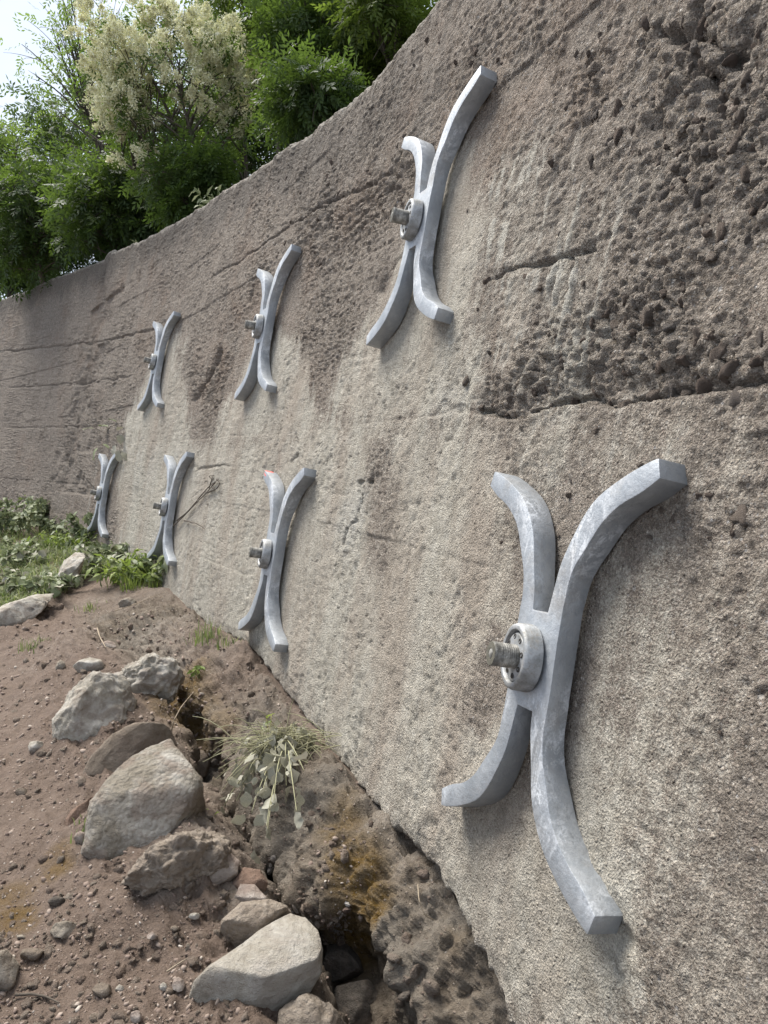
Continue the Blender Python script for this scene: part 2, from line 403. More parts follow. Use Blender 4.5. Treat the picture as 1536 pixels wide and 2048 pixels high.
# ------------------------------------------------------------------ the wall
# outline of the wall, (along, up) in metres on its face
bot = sv([(350, 1190), (420, 1260), (480, 1281), (520, 1325), (555, 1372), (590, 1415), (650, 1500), (700, 1558), (760, 1630), (815, 1690), (860, 1740), (890, 1790), (930, 1870), (965, 1940), (1010, 2048)])
top = sv([(0, 595), (50, 578), (100, 555), (160, 533), (210, 515), (222, 500), (290, 475), (370, 430), (460, 370), (530, 325), (600, 280), (640, 248), (690, 205), (730, 172), (760, 150), (790, 110), (830, 60), (880, 0)])
bo = np.argsort(bot[:, 0]); to = np.argsort(top[:, 0])
BS = np.concatenate([[-4, -1], bot[bo, 0], [7, 9.3, 13.5, 20]]); BV = np.concatenate([[-1.62, -1.57], bot[bo, 1], [-1.21, -1.21, -.98, -.8]])
TS = np.concatenate([[-4, 1.2], top[to, 0], [20]]); TV = np.concatenate([[2.45, 2.42], top[to, 1], [3.35]])
def vbot(s): return np.interp(s, BS, BV)
def vtop(s): return np.interp(s, TS, TV)

def scols(a, b, k):
    L = [a]
    while L[-1] < b:
        s = L[-1]; x, y, _ = plan(s); L.append(s + k * max(1.2, math.hypot(x, y)))
    return np.array(L)
sc_ = np.concatenate([np.arange(-3.2, -1.0, .04), scols(-1.0, 17.5, .0041)])
NR = 740
tt = np.linspace(0, 1, NR)
tt = np.interp(tt, [0, .66, 1], [0, .60, 1])
exposed = smooth(5.6, 4.6, sc_)                       # where the foot of the wall hangs free
vb_ = vbot(sc_) - .35 * (1 - exposed)
S2, T2 = np.meshgrid(sc_, tt, indexing='ij')
jag_b = .022 * fbm(sc_, 0 * sc_, 0 * sc_, .09, 4, 3) + .012 * fbm(sc_, 0 * sc_, 0 * sc_, .02, 2, 5)
jag_t = .02 * fbm(sc_, 0 * sc_, 0 * sc_, .25, 4, 9) + .018 * fbm(sc_, 0 * sc_, 0 * sc_, .05, 3, 11)
VB = (vb_ + jag_b)[:, None]; VT = (vtop(sc_) + jag_t)[:, None]
V2 = VB + (VT - VB) * T2
Z2 = np.zeros_like(S2)

def polydist(P, X, Y):
    d = np.full(X.shape, 1e9); ins = np.zeros(X.shape, bool); n = len(P)
    for i in range(n):
        a, b = P[i], P[(i + 1) % n]; ab = b - a
        t = np.clip(((X - a[0]) * ab[0] + (Y - a[1]) * ab[1]) / (ab @ ab + 1e-12), 0, 1)
        d = np.minimum(d, np.hypot(X - a[0] - t * ab[0], Y - a[1] - t * ab[1]))
        c = ((a[1] > Y) != (b[1] > Y)) & (X < (b[0] - a[0]) * (Y - a[1]) / (b[1] - a[1] + 1e-12) + a[0]); ins ^= c
    return np.where(ins, d, -d)
def linedist(P, X, Y):
    d = np.full(X.shape, 1e9); sg = np.zeros(X.shape); tt_ = np.zeros(X.shape)
    for i in range(len(P) - 1):
        a, b = P[i], P[i + 1]; ab = b - a
        t = np.clip(((X - a[0]) * ab[0] + (Y - a[1]) * ab[1]) / (ab @ ab + 1e-12), 0, 1)
        dx, dy = X - a[0] - t * ab[0], Y - a[1] - t * ab[1]; dd = np.hypot(dx, dy); n = dd < d
        sg = np.where(n, dy, sg); d = np.where(n, dd, d); tt_ = np.where(n, i + t, tt_)
    return d, sg, tt_
wob = fbm(S2, V2, Z2, .35, 4, 21)
wob2 = fbm(S2 * 2.2, V2 * .5, Z2, .16, 4, 23)
SOFT = 2.5
def region(px, feather=.07, wobble=.09):
    d = polydist(sv(px), S2, V2) + wobble * 1.3 * wob + (.09 if feather > .04 else .03) * wob2
    return smooth(-feather * SOFT, feather * SOFT, d)
mort = region([(880, 300), (950, 300), (985, 420), (975, 560), (960, 700), (950, 800), (930, 840), (700, 850), (655, 800), (700, 700), (760, 600), (820, 480), (845, 400)], .06, .05)
mort = np.maximum(mort, .42 * region([(950, 290), (1080, 320), (1190, 480), (1200, 560), (1150, 700), (1060, 800), (950, 810)], .1, .12))
mort = np.maximum(mort, region([(515, 700), (560, 650), (590, 700), (625, 780), (650, 830), (600, 900), (440, 900), (425, 850), (465, 790), (490, 720)], .06))
mort = np.maximum(mort, region([(335, 655), (372, 680), (385, 800), (380, 900), (400, 1000), (330, 1100), (290, 1130), (235, 1100), (245, 950), (255, 830), (290, 760)], .08, .06))
mort = np.maximum(mort, .97 * region([(235, 900), (450, 870), (620, 840), (900, 820), (1000, 880), (1020, 980), (1010, 1150), (1050, 1250), (1000, 1350), (1080, 1480), (1200, 1380), (1260, 1500), (1250, 1700), (1300, 1900), (1330, 2048), (1010, 2100), (860, 1790), (650, 1560), (480, 1330), (350, 1250), (240, 1180)], .08, .08))
mort = np.maximum(mort, .6 * region([(1150, 1120), (1300, 1080), (1536, 1180), (1700, 2200), (1300, 2100), (1200, 1600)], .12, .15))
mort = np.maximum(mort, .62 * region([(1000, 850), (1300, 800), (1536, 900), (1536, 1000), (1200, 1000), (1050, 960)], .1, .15))
exps = region([(925, 1420), (945, 1340), (985, 1260), (1030, 1280), (1010, 1400), (960, 1490)], .015, .025)
exps = np.maximum(exps, .8 * region([(738, 880), (790, 870), (800, 1000), (775, 1150), (735, 1160), (735, 1000)], .03, .04))
exps = np.maximum(exps, .8 * region([(355, 700), (430, 700), (445, 850), (400, 900), (375, 830)], .08, .05))
rk = smooth(.02, .35, fbm(S2 * 1.0 + .12 * V2, V2 * .10, Z2, .026, 3, 33)) * (.5 + .5 * smooth(-.3, .3, fbm(S2, V2, Z2, .12, 2, 34)))
rake = region([(930, 300), (1120, 300), (1220, 470), (1210, 560), (1140, 720), (1000, 760), (960, 560)], .1, .12)
rake = np.maximum(rake, .8 * region([(980, 830), (1300, 810), (1536, 900), (1536, 1010), (1120, 1000), (1000, 960)], .1, .12))
mort = np.maximum(mort, 1.0 * rake * rk)
mort = mort * (1 - .85 * exps)
# trowel and run-down streaks break the cement up
stk = fbm(S2 * 5.0, V2 * .55, Z2, .3, 4, 31)
mort = np.clip(mort + .22 * mort * (1 - mort) * 4 * stk + .14 * stk * (mort > .05) - .05, 0, 1)
white = .8 * region([(668, 1060), (690, 1000), (722, 965), (735, 990), (722, 1060), (690, 1110)], .03, .02)
white = np.maximum(white, .55 * region([(880, 770), (930, 790), (900, 830), (870, 820)], .03, .02))
runs = smooth(.18, .45, fbm(S2 * 4.0, V2 * .3, Z2, .4, 4, 37))
white = np.maximum(white, .55 * rake * smooth(.45, .9, rk))
white = np.maximum(white, .55 * runs * smooth(.2, 0, V2) * smooth(3.6, 5, S2) * smooth(10, 8.6, S2))
dtop = VT - V2
dark = smooth(.75, .0, dtop + .22 * wob) * (.55 + .45 * smooth(2.2, 4, S2))
dark = np.maximum(dark, .8 * region([(560, 320), (700, 220), (860, 60), (940, 120), (880, 260), (760, 350), (600, 420)], .2, .2))
white = np.maximum(white, .5 * smooth(.07, .02, dtop + .05 * wob2))
dark = dark * smooth(.015, .07, dtop + .04 * wob2)
dark = np.maximum(dark, .2 * smooth(9.6, 10.6, S2) * smooth(3.2, -1, V2))
rust = np.maximum(smooth(-.1, .5, fbm(S2, V2, Z2, .8, 3, 41)), region([(400, 720), (470, 560), (560, 560), (620, 700), (640, 800), (560, 820), (420, 800)], .12))
rough = .42 + .18 * wob
for px, k in (([(1250, 0), (1536, 0), (1536, 350), (1400, 300), (1300, 150)], 1.0), ([(1100, 640), (1300, 560), (1400, 640), (1536, 700), (1536, 770), (1150, 800), (960, 830), (980, 780)], 1.0),
              ([(560, 480), (700, 380), (800, 340), (830, 400), (760, 480), (600, 540)], .8), ([(1000, 60), (1250, 40), (1300, 300), (1100, 260)], .7), ([(380, 720), (470, 700), (440, 820), (370, 800)], .8)):
    rough = np.maximum(rough, k * region(px, .1, .1))
rough = np.clip(rough * (1 - .72 * mort), .08, 1)

h = .014 * fbm(S2, V2, Z2, .9, 3, 51) + .012 * fbm(S2, V2, Z2, .28, 3, 52) * (1 - .4 * mort)
# shutter boards: lift joints with a small step, and grooves
for i, v0 in enumerate((-.82, -.36, .17, .64, 1.12, 1.5, 1.76, 2.1, 2.55)):
    vv = v0 + .012 * fbm(S2, Z2, Z2, .5, 3, 60 + i)
    amt = smooth(.0, .3, fbm(S2, Z2 + v0 * 3, Z2, .9, 2, 70 + i) + .25) * (1 - .75 * mort)
    h += .004 * np.tanh((V2 - vv) / .012) * (1 if i % 2 else -1) * amt
    h -= .007 * np.exp(-((V2 - vv) / .008) ** 2) * amt
def groove(px, width, depth, above=0.0, aw=.1):
    global h
    P = sv(px); P = P[np.argsort(P[:, 0])]
    if above == 0 and abs(P[0, 0] - P[-1, 0]) < .45: P = sv(px)
    d, sg, t = linedist(P, S2, V2)
    d = np.abs(sg + .035 * fbm(S2, V2, Z2, .22, 4, 80) + .01 * fbm(S2, V2, Z2, .04, 3, 81)) if abs(P[0, 0] - P[-1, 0]) > .45 else d + .02 * fbm(S2, V2, Z2, .08, 3, 81)
    d = np.where(np.abs(sg) > .2, 9, d)
    width = width * (.75 + .6 * fbm(S2, V2, Z2, .13, 3, 82)) + .001
    n = len(P) - 1; fade = smooth(0, .25, t) * smooth(n, n - .25, t)
    g = np.exp(-(np.maximum(d, 0) / width) ** 2) * fade
    h = h - depth * g * (1 + .5 * wob)
    if above: h = h - above * smooth(aw, 0, np.abs(sg)) * (sg > -.01) * fade
L1 = [(640, 835), (760, 815), (880, 812), (950, 822), (1010, 830), (1080, 815), (1150, 803), (1230, 803), (1300, 797), (1400, 778), (1536, 768), (1640, 760)]
groove(L1[3:], .009, .026, .026, .17)
groove(L1[2:4], .004, .006)
groove([(975, 562), (1060, 540), (1130, 515), (1195, 500)], .006, .016, .006, .05)
groove([(410, 560), (480, 520), (540, 480), (620, 430), (700, 385), (800, 352)], .012, .02)
groove([(690, 470), (760, 400), (800, 372)], .012, .014)
groove([(0, 700), (100, 690), (195, 680), (260, 668), (330, 648)], .02, .024)
groove([(0, 772), (140, 765), (280, 748)], .02, .016)
groove([(0, 852), (120, 852), (250, 845)], .02, .012)
groove([(360, 935), (480, 930)], .012, .012)
groove([(212, 512), (205, 600), (195, 690), (182, 790), (160, 900), (140, 980)], .03, .04)
groove([(262, 690), (275, 640), (330, 600), (330, 480)], .015, .012)
groove([(445, 690), (425, 740), (400, 785), (385, 800)], .04, .05)
groove([(510, 560), (500, 610)], .02, .035)
groove([(590, 860), (598, 905), (580, 925)], .012, .022)
groove([(758, 925), (748, 965), (720, 965), (727, 1000), (715, 1040), (694, 1060), (690, 1085)], .0035, .018)
groove([(1310, 60), (1380, 85), (1425, 170), (1440, 215)], .02, .045)
groove([(1390, 0), (1400, 70), (1480, 130)], .015, .035)
groove([(830, 480), (770, 560), (760, 590)], .012, .012)
for px, r, dpt in (((748, 960), .022, .02), ((688, 1083), .018, .03), ((1185, 1625), .012, .012), ((1040, 1670), .03, .02), ((772, 575), .05, .02), ((1250, 1880), .03, .02), ((1275, 430), .02, .02), ((1480, 110), .04, .03), ((1210, 640), .05, .035), ((1160, 760), .03, .03), ((1320, 250), .03, .03)):
    c = wall_sv(*px); h -= dpt * np.exp(-(((S2 - c[0]) ** 2 + (V2 - c[1]) ** 2) / r ** 2)) * (1 + .6 * wob2)
# aggregate standing proud, at three sizes
for k, (sz, amp, thr) in enumerate(((.055, .017, .35), (.028, .010, .3), (.014, .005, .2))):
    f1, f2, idr = worley(S2 + .02 * wob2, V2, sz, 90 + k)
    dome = np.sqrt(np.clip(1 - (f1 / .52) ** 2, 0, 1)) * smooth(thr, thr + .4, idr)
    gate = smooth(.35, .8, rough + .25 * fbm(S2, V2, Z2, .2, 2, 95 + k)) if k == 0 else smooth(.12, .6, rough)
    h += amp * dome * gate
    h -= amp * .6 * smooth(.1, 0, f2 - f1) * gate
h += rough * .012 * fbm(S2, V2, Z2, .07, 4, 101, .6)
hc = smooth(.7, 1.0, rough); h -= hc * .03 * np.maximum(0, fbm(S2, V2, Z2, .12, 4, 105, .55, True) - .15) + hc * .008 * fbm(S2, V2, Z2, .03, 3, 106, .6, True)
h += .0035 * fbm(S2, V2, Z2, .03, 3, 102, .6) * (.4 + .6 * rough)
lum = .5 + .5 * np.clip(fbm(S2, V2, Z2, .3, 3, 120) * 2.2 + .2, -1, 1)
w1, w2, wi = worley(S2 + .012 * wob2, V2 * .8, .030, 121)
h += mort * lum * (.0075 * (np.sqrt(np.clip(1 - (w1 / .7) ** 2, 0, 1)) - .5) * (.25 + wi) + .009 * fbm(S2, V2 * .8, Z2, .045, 4, 122, .62))
pk = smooth(.22, .08, worley(S2, V2, .034, 123)[0]) * smooth(.6, .7, worley(S2, V2, .034, 123)[2]) * smooth(-.2, .3, fbm(S2, V2, Z2, .25, 3, 124))
h -= .008 * pk * mort
h += mort * (.0035 * fbm(S2 * 3.2, V2 * .8, Z2, .09, 4, 103) + .004 * fbm(S2, V2, Z2, .05, 3, 104) + .006)
pit = smooth(.16, .06, worley(S2, V2, .05, 110)[0]) * smooth(.75, .8, worley(S2, V2, .05, 110)[2])
h -= .006 * pit * (.3 + .7 * mort)
# crumbling arris at foot and crest
ed = np.minimum(V2 - VB, 9) ; h -= .03 * np.exp(-(ed / .012) ** 2) * exposed[:, None] + .012 * np.exp(-(ed / .05) ** 2) * (.5 + wob2) * exposed[:, None]
h -= .03 * np.exp(-(dtop / .02) ** 2)

ANCH = dict(B1=(0.0, -.5606, .0575), A1=(1.4687, 1.0627, .0016), A2=(3.8636, .9664, .0101), A3=(7.0575, 1.0538, -.0061), B2=(2.7821, -.6082, .0417), B3=(5.6922, -.4905, .0331), B4=(8.3424, -.4676, .0212))
for s0, v0, _r in ANCH.values():
    near = smooth(.62, .4, np.hypot((S2 - s0) * 1.15, V2 - v0))
    h = np.where(near > 0, h * (1 - .55 * near) + near * .004, h)
    h = np.minimum(h, .006 + .3 * (1 - near)) - .004 * near
HG = h
P = wallP(S2, V2, h)
# thickness: rear rows at foot and crest
n_, = [np.stack([-np.cos(plan(sc_)[2]), np.sin(plan(sc_)[2]), 0 * sc_], -1)]
rows = [wallP(sc_, VB[:, 0], -.42), wallP(sc_, VB[:, 0] + .01 + .02 * fbm(sc_, sc_ * 0 + 3, sc_ * 0, .1, 3, 7), -.2)]
rowt = []
for k_, dz in ((.06, .012), (.15, .02), (.28, .015), (.42, 0)):
    rowt.append(wallP(sc_, VT[:, 0] + dz * 1.0 + .03 * fbm(sc_, 0 * sc_ + k_ * 9, 0 * sc_, .12, 3, 8), -k_))
ALL = np.concatenate([np.stack(rows, 1), P, np.stack(rowt, 1)], 1)
nc, nr = ALL.shape[:2]
Fq = grid_faces(nc, nr)
i = np.arange(nc - 1) * nr
Fq = np.concatenate([Fq, np.stack([i + nr - 1, i, i + nr, i + 2 * nr - 1], -1)[:, [0, 1, 2, 3]]])
Fq = Fq[:, ::-1]
me = mesh_np('wall', ALL.reshape(-1, 3), Fq)
def ext(a):
    return np.concatenate([np.repeat(a[:, :1], len(rows), 1), a, np.repeat(a[:, -1:], len(rowt), 1)], 1)
for nm, a in (('mortar', mort), ('dark', np.clip(dark, 0, 1)), ('rust', np.clip(rust, 0, 1)), ('white', white), ('rough', rough)): attr(me, nm, ext(a))
attr(me, 'wallco', np.stack([ext(S2), ext(V2), ext(h * 2)], -1), 'FLOAT_VECTOR')
wall = link('wall', me, MW)
tag(wall, 'long leaning old concrete retaining wall with pale cement patches and pebbly rough areas', 'wall')

def wall_h(s, v):
    i_ = np.clip(np.searchsorted(sc_, s), 0, len(sc_) - 1); j_ = int(np.argmin(np.abs(V2[i_] - v)))
    return HG[i_, j_], rough[i_, j_], mort[i_, j_]

# pebbles bedded in the wall
def pebble_mesh(seed, sub=2, ang=.18):
    bm = bmesh.new(); bmesh.ops.create_icosphere(bm, subdivisions=sub, radius=1)
    co = np.array([v.co for v in bm.verts]); r = np.random.default_rng(seed)
    for _ in range(5):
        d = r.normal(size=3); d /= np.linalg.norm(d); k = r.uniform(.6, .85); e = np.maximum(co @ d - k, 0); co -= e[:, None] * d * .8
    co *= 1 + ang * fbm(co[:, 0], co[:, 1], co[:, 2], .9, 2, seed)[:, None]
    for v, c in zip(bm.verts, co): v.co = c
    me = bpy.data.meshes.new('pebble'); bm.to_mesh(me); bm.free()
    me.polygons.foreach_set('use_smooth', np.ones(len(me.polygons), bool)); return me
PEB = [pebble_mesh(200 + i, 3, .7) for i in range(10)]
for p_ in PEB: p_.materials.append(MWP)
spots = [(687, 388, .022), (1275, 432, .02), (1440, 470, .016), (1160, 755, .022), (1215, 640, .03), (1240, 700, .026), (1205, 800, .02), (1290, 790, .03), (1340, 775, .035), (1390, 770, .03), (1120, 795, .02), (1250, 600, .025), (1300, 640, .025), (1180, 690, .022), (1330, 700, .025), (1450, 740, .028), (1500, 720, .022), (800, 350, .014), (740, 240, .02), (1480, 160, .025), (1500, 90, .03), (1440, 210, .02), (1060, 780, .018), (1010, 800, .02), (960, 815, .016), (1490, 480, .012), (1450, 1470, .006), (1420, 470, .012), (990, 360, .012)]
npb = 0
def put_pebble(s, v, r):
    global npb
    hh, _, _ = wall_h(s, v); t, n, up, nn = wframe(s)
    m = random.choice(PEB); o = bpy.data.objects.new('pebble', m); COL.objects.link(o); o.parent = wall
    o.location = wallP(s, v, hh - r * .3); o.rotation_euler = [random.uniform(0, 6.28) for _ in range(3)]
    o.scale = (r * random.uniform(.8, 1.25), r * random.uniform(.7, 1), r * random.uniform(.55, .8)); npb += 1
for a, b, r in spots:
    q = wall_sv(a, b); put_pebble(q[0], q[1], r)
tries = 0
while npb < 290 and tries < 20000:
    tries += 1
    a, b = random.uniform(560, 1530), random.uniform(10, 1100)
    q = wall_sv(a, b)
    if not np.isfinite(q[0]) or q[1] > vtop(q[0]) - .05: continue
    _, r_, m_ = wall_h(*q)
    if random.random() > r_ ** 2 * (1 - m_): continue
    D = np.linalg.norm(wallP(*q) - CAMO)
    put_pebble(q[0], q[1], max(.0032 * D, random.choice((.009, .011, .013, .016, .020)) * random.uniform(.8, 1.2)))

# ------------------------------------------------------------------ the ground: one sheet swept along the foot of the wall
KEY = {   # distance along the wall: profile of (outwards from foot, height) from behind the foot to far away
 -3.2: [(-.4, -1.3), (0, -1.6), (.0, -1.65), (.05, -1.7), (.1, -1.76), (.06, -1.82), (.1, -1.9), (.28, -1.9), (.45, -1.72), (.9, -1.66), (1.9, -1.68), (6, -1.75), (60, -3)],
 0: [(-.35, -1.3), (-.12, -1.46), (-.09, -1.53), (-.05, -1.6), (.0, -1.68), (.05, -1.8), (.12, -1.93), (.24, -2.0), (.38, -1.70), (.9, -1.62), (1.9, -1.66), (6, -1.75), (60, -3)],
 .5: [(-.35, -1.25), (-.14, -1.36), (-.02, -1.385), (.08, -1.45), (.16, -1.55), (.12, -1.66), (.12, -1.82), (.27, -1.97), (.43, -1.7), (.92, -1.6), (1.9, -1.65), (6, -1.75), (60, -3)],
 1.0: [(-.35, -1.25), (-.03, -1.365), (.10, -1.38), (.22, -1.45), (.31, -1.6), (.2, -1.71), (.19, -1.88), (.35, -1.98), (.48, -1.64), (1, -1.57), (1.9, -1.62), (6, -1.72), (60, -3)],
 1.7: [(-.35, -1.25), (-.02, -1.355), (.15, -1.37), (.27, -1.46), (.35, -1.6), (.22, -1.68), (.22, -1.85), (.42, -1.9), (.52, -1.6), (1, -1.54), (1.9, -1.59), (6, -1.7), (60, -3)],
 2.5: [(-.35, -1.2), (-.02, -1.3), (.15, -1.30), (.27, -1.37), (.36, -1.46), (.30, -1.58), (.32, -1.75), (.5, -1.78), (.57, -1.53), (1.05, -1.52), (1.9, -1.56), (6, -1.68), (60, -3)],
 3.3: [(-.35, -1.2), (-.02, -1.23), (.15, -1.26), (.3, -1.33), (.42, -1.40), (.46, -1.49), (.5, -1.54), (.56, -1.54), (.63, -1.46), (1.1, -1.49), (1.9, -1.53), (6, -1.65), (60, -3)],
 4.2: [(-.35, -1.2), (-.02, -1.28), (.15, -1.28), (.3, -1.31), (.45, -1.36), (.5, -1.38), (.55, -1.40), (.62, -1.41), (.75, -1.43), (1.2, -1.47), (2.0, -1.51), (6, -1.6), (60, -3)],
 5.3: [(-.35, -1.1), (-.02, -1.21), (.15, -1.22), (.3, -1.25), (.45, -1.29), (.55, -1.31), (.62, -1.33), (.7, -1.35), (.8, -1.37), (1.3, -1.44), (2.1, -1.49), (6, -1.6), (60, -3)],
 7: [(-.35, -1.1), (-.02, -1.18), (.15, -1.18), (.3, -1.19), (.45, -1.21), (.55, -1.23), (.65, -1.25), (.75, -1.27), (.9, -1.3), (1.45, -1.4), (2.3, -1.47), (6, -1.6), (60, -3)],
 9.3: [(-.35, -1.1), (-.02, -1.15), (.15, -1.15), (.3, -1.15), (.45, -1.16), (.55, -1.17), (.65, -1.18), (.8, -1.2), (1.0, -1.22), (1.6, -1.3), (2.5, -1.42), (6, -1.6), (60, -3)],
 13.5: [(-.35, -.9), (-.02, -.95), (.15, -.95), (.3, -.95), (.45, -.96), (.6, -.97), (.75, -.98), (.9, -.99), (1.1, -1.0), (1.8, -1.06), (2.8, -1.2), (6, -1.5), (60, -3)],
 19: [(-.35, -.75), (-.02, -.8), (.15, -.8), (.3, -.8), (.45, -.8), (.6, -.8), (.75, -.8), (.9, -.8), (1.1, -.82), (1.8, -.88), (2.8, -1.0), (6, -1.4), (60, -3)]}
ks = np.array(sorted(KEY)); kp = np.array([KEY[k] for k in ks])          # (nk,13,2)
gs = np.concatenate([np.arange(-3.2, -.9, .05), scols(-.9, 18, .0048)])
def cr_interp(x, xs, ys):
    """smooth (cosine eased) interpolation along axis 0"""
    i = np.clip(np.searchsorted(xs, x) - 1, 0, len(xs) - 2); t = (x - xs[i]) / (xs[i + 1] - xs[i]); t = t * t * (3 - 2 * t) * .6 + t * .4
    return ys[i] * (1 - t)[:, None, None] + ys[i + 1] * t[:, None, None]
prof = cr_interp(gs, ks, kp)
seg = [3, 26, 36, 40, 26, 22, 18, 40, 96, 120, 40, 16]
idx = np.concatenate([np.linspace(k, k + 1, n, endpoint=False) for k, n in enumerate(seg)] + [[12.0]])
def catmull(Pf, t):
    n = Pf.shape[1]; i = np.clip(np.floor(t).astype(int), 0, n - 2); f = (t - i)[None, :, None]
    p0, p1, p2, p3 = Pf[:, np.maximum(i - 1, 0)], Pf[:, i], Pf[:, i + 1], Pf[:, np.minimum(i + 2, n - 1)]
    c = .5 * (2 * p1 + (p2 - p0) * f + (2 * p0 - 5 * p1 + 4 * p2 - p3) * f ** 2 + (3 * p1 - p0 - 3 * p2 + p3) * f ** 3)
    lin = p1 * (1 - f) + p2 * f; wl = (np.clip(t - 9.5, 0, 1))[None, :, None]
    return c * (1 - wl) + lin * wl
PR = catmull(prof, idx)
gx, gy, gph = plan(gs)
off = -math.sin(BAT) * vbot(gs)
Q = PR[..., 0] + off[:, None]; Zt = PR[..., 1] + CZ
nx, ny = -np.cos(gph), np.sin(gph)
G = np.stack([gx[:, None] + nx[:, None] * Q, gy[:, None] + ny[:, None] * Q, Zt], -1)
dS = np.gradient(G, axis=0); dT = np.gradient(G, axis=1); N = np.cross(dT, dS); N /= np.linalg.norm(N, axis=2)[..., None] + 1e-9
if N[len(gs) // 2, 300, 2] < 0: N = -N
I2 = np.broadcast_to(idx[None], Q.shape); SS = np.broadcast_to(gs[:, None], Q.shape)
bank = smooth(.9, 1.4, I2) * smooth(8.6, 7.4, I2) * smooth(6.5, 4.2, SS)
x, y, z = G[..., 0], G[..., 1], G[..., 2]
wide = fbm(x, y, z, .5, 4, 301)
f1_, f2_, id_ = worley(SS + .15 * wide, (y * .0 + z) * .8 + .6 * Q, .17, 330); g1_, g2_, jd_ = worley(SS, z + .5 * Q + .05 * wide, .075, 331)
d = bank * (.055 * (np.sqrt(np.clip(1 - (f1_ / .75) ** 2, 0, 1)) - .5) * (.4 + id_) + .028 * (np.sqrt(np.clip(1 - (g1_ / .75) ** 2, 0, 1)) - .5) * (.3 + jd_))
d += bank * (.06 * fbm(x, y, z * .6, .42, 2, 300) + .075 * fbm(x, y, z * .7, .26, 4, 302) + .05 * fbm(x, y, z * .35, .10, 5, 303, .6, True) + .03 * fbm(x, y, z * .5, .045, 4, 304, .65))
gr = 1 - bank
rub = smooth(7.2, 7.8, I2) * smooth(9.4, 8.6, I2) * smooth(6.5, 4.5, SS)
d += gr * (.035 * wide * smooth(.0, 1.5, I2) + (.016 + .03 * rub) * fbm(x, y, z, .16, 4, 305, .55) + (.012 + .016 * rub) * fbm(x, y, z, .055, 5, 306, .62, True))
for px_, py_, D_, r_, h_ in ((290, 1700, 3.05, .32, .05), (380, 1740, 2.78, .28, .10), (470, 1830, 2.5, .22, .06), (560, 2060, 2.02, .2, .05), (250, 1490, 3.85, .35, .08), (190, 1440, 4.2, .4, .09), (300, 1350, 4.8, .5, .26), (200, 1300, 5.3, .6, .2), (110, 1400, 4.6, .35, .05), (430, 1775, 2.66, .14, .05), (160, 1860, 2.5, .2, .03), (230, 1260, 5.6, .5, .2), (140, 1170, 7.5, .5, .15)):
    c_ = at(px_, py_, D_); d += .6 * h_ * np.exp(-(((x - c_[0]) ** 2 + (y - c_[1]) ** 2) / r_ ** 2)) * gr * smooth(7, 8, I2)
for k, (szz, amp, thr) in enumerate(((.09, .018, .62), (.045, .011, .55), (.022, .006, .45))):
    f1, f2, idr = worley(x + .3 * z, y + .25 * z, szz, 310 + k)
    d += amp * .45 * np.sqrt(np.clip(1 - (f1 / .5) ** 2, 0, 1)) * smooth(thr, thr + .35, idr) * smooth(-.35, .35, fbm(x, y, z, .35, 2, 315 + k))
d *= smooth(40, 8, np.hypot(x, y)) * smooth(0, 1, I2)
G = G + N * d[..., None]
ochre = np.zeros_like(Q)
def near3(p, r): return smooth(r, r * .35, np.linalg.norm((G - p) * np.array([1, 1, .55]), axis=2) + r * .35 * wide)
for px, py, D, r, k in ((690, 1700, 2.78, .16, .75), (715, 1830, 2.62, .17, 1.0), (690, 1640, 2.9, .12, .6), (745, 1800, 2.6, .1, .8), (365, 1400, 4.4, .28, .75), (380, 1440, 4.2, .25, .7), (900, 1850, 2.15, .08, .3), (20, 1840, 2.6, .13, .7), (115, 1735, 2.8, .1, .6)):
    ochre = np.maximum(ochre, k * near3(at(px, py, D), r))
dry = smooth(.1, .6, fbm(x, y, z, .45, 4, 321)) * (.35 + .65 * bank)
for px, py, D, r, k in ((330, 1310, 4.9, .35, .8), (420, 1340, 4.6, .3, .6), (380, 1710, 2.85, .22, 1.0), (330, 1770, 2.75, .15, .9), (480, 1860, 2.5, .15, .9), (780, 1640, 2.68, .18, .9), (760, 1730, 2.62, .14, .8)):
    dry = np.maximum(dry, k * near3(at(px, py, D), r))
gme = mesh_np('ground', G.reshape(-1, 3), grid_faces(*Q.shape))
attr(gme, 'bank', np.clip(bank * 1.1 + .25 * wide * bank, 0, 1) * (1 - .85 * smooth(1.9, 3.0, SS) * smooth(3.9, 2.9, I2) * smooth(4.6, 3.6, SS)))
ground = link('ground', gme, ME); ground['kind'] = 'structure'
BV_ = BVHTree.FromPolygons(G.reshape(-1, 3).tolist(), grid_faces(*Q.shape).tolist())
def ground_at(px, py):
    r = Vector(ray(px, py)).normalized(); hit = BV_.ray_cast(Vector(CAMO), r)
    return (np.array(hit[0]), np.array(hit[1])) if hit[0] is not None else (None, None)
def drop(x, y, z0=3.0):
    hit = BV_.ray_cast(Vector((x, y, z0)), Vector((0, 0, -1)))
    return np.array(hit[0]) if hit[0] is not None else None

for px, py, r, k in ((690, 1650, .13, .8), (715, 1760, .15, 1.0), (735, 1820, .12, 1.0), (690, 1720, .12, .8), (365, 1390, .3, 1.0), (385, 1445, .28, .9), (430, 1460, .2, .6), (345, 1420, .2, .7), (20, 1840, .12, .9), (115, 1735, .09, .8), (50, 1850, .07, .7)):
    c_ = ground_at(px, py)[0]
    if c_ is not None: ochre = np.maximum(ochre, k * near3(c_, r))
for px, py, r, k in ((300, 1300, .4, 1.0), (330, 1250, .4, .8), (420, 1330, .2, .5), (380, 1710, .22, 1.0), (330, 1770, .15, .9), (760, 1620, .18, .9), (780, 1730, .16, .8), (600, 1650, .12, .5), (860, 1800, .08, .5)):
    c_ = ground_at(px, py)[0]
    if c_ is not None: dry = np.maximum(dry, k * near3(c_, r))
attr(gme, 'ochre', ochre); attr(gme, 'dry', dry)
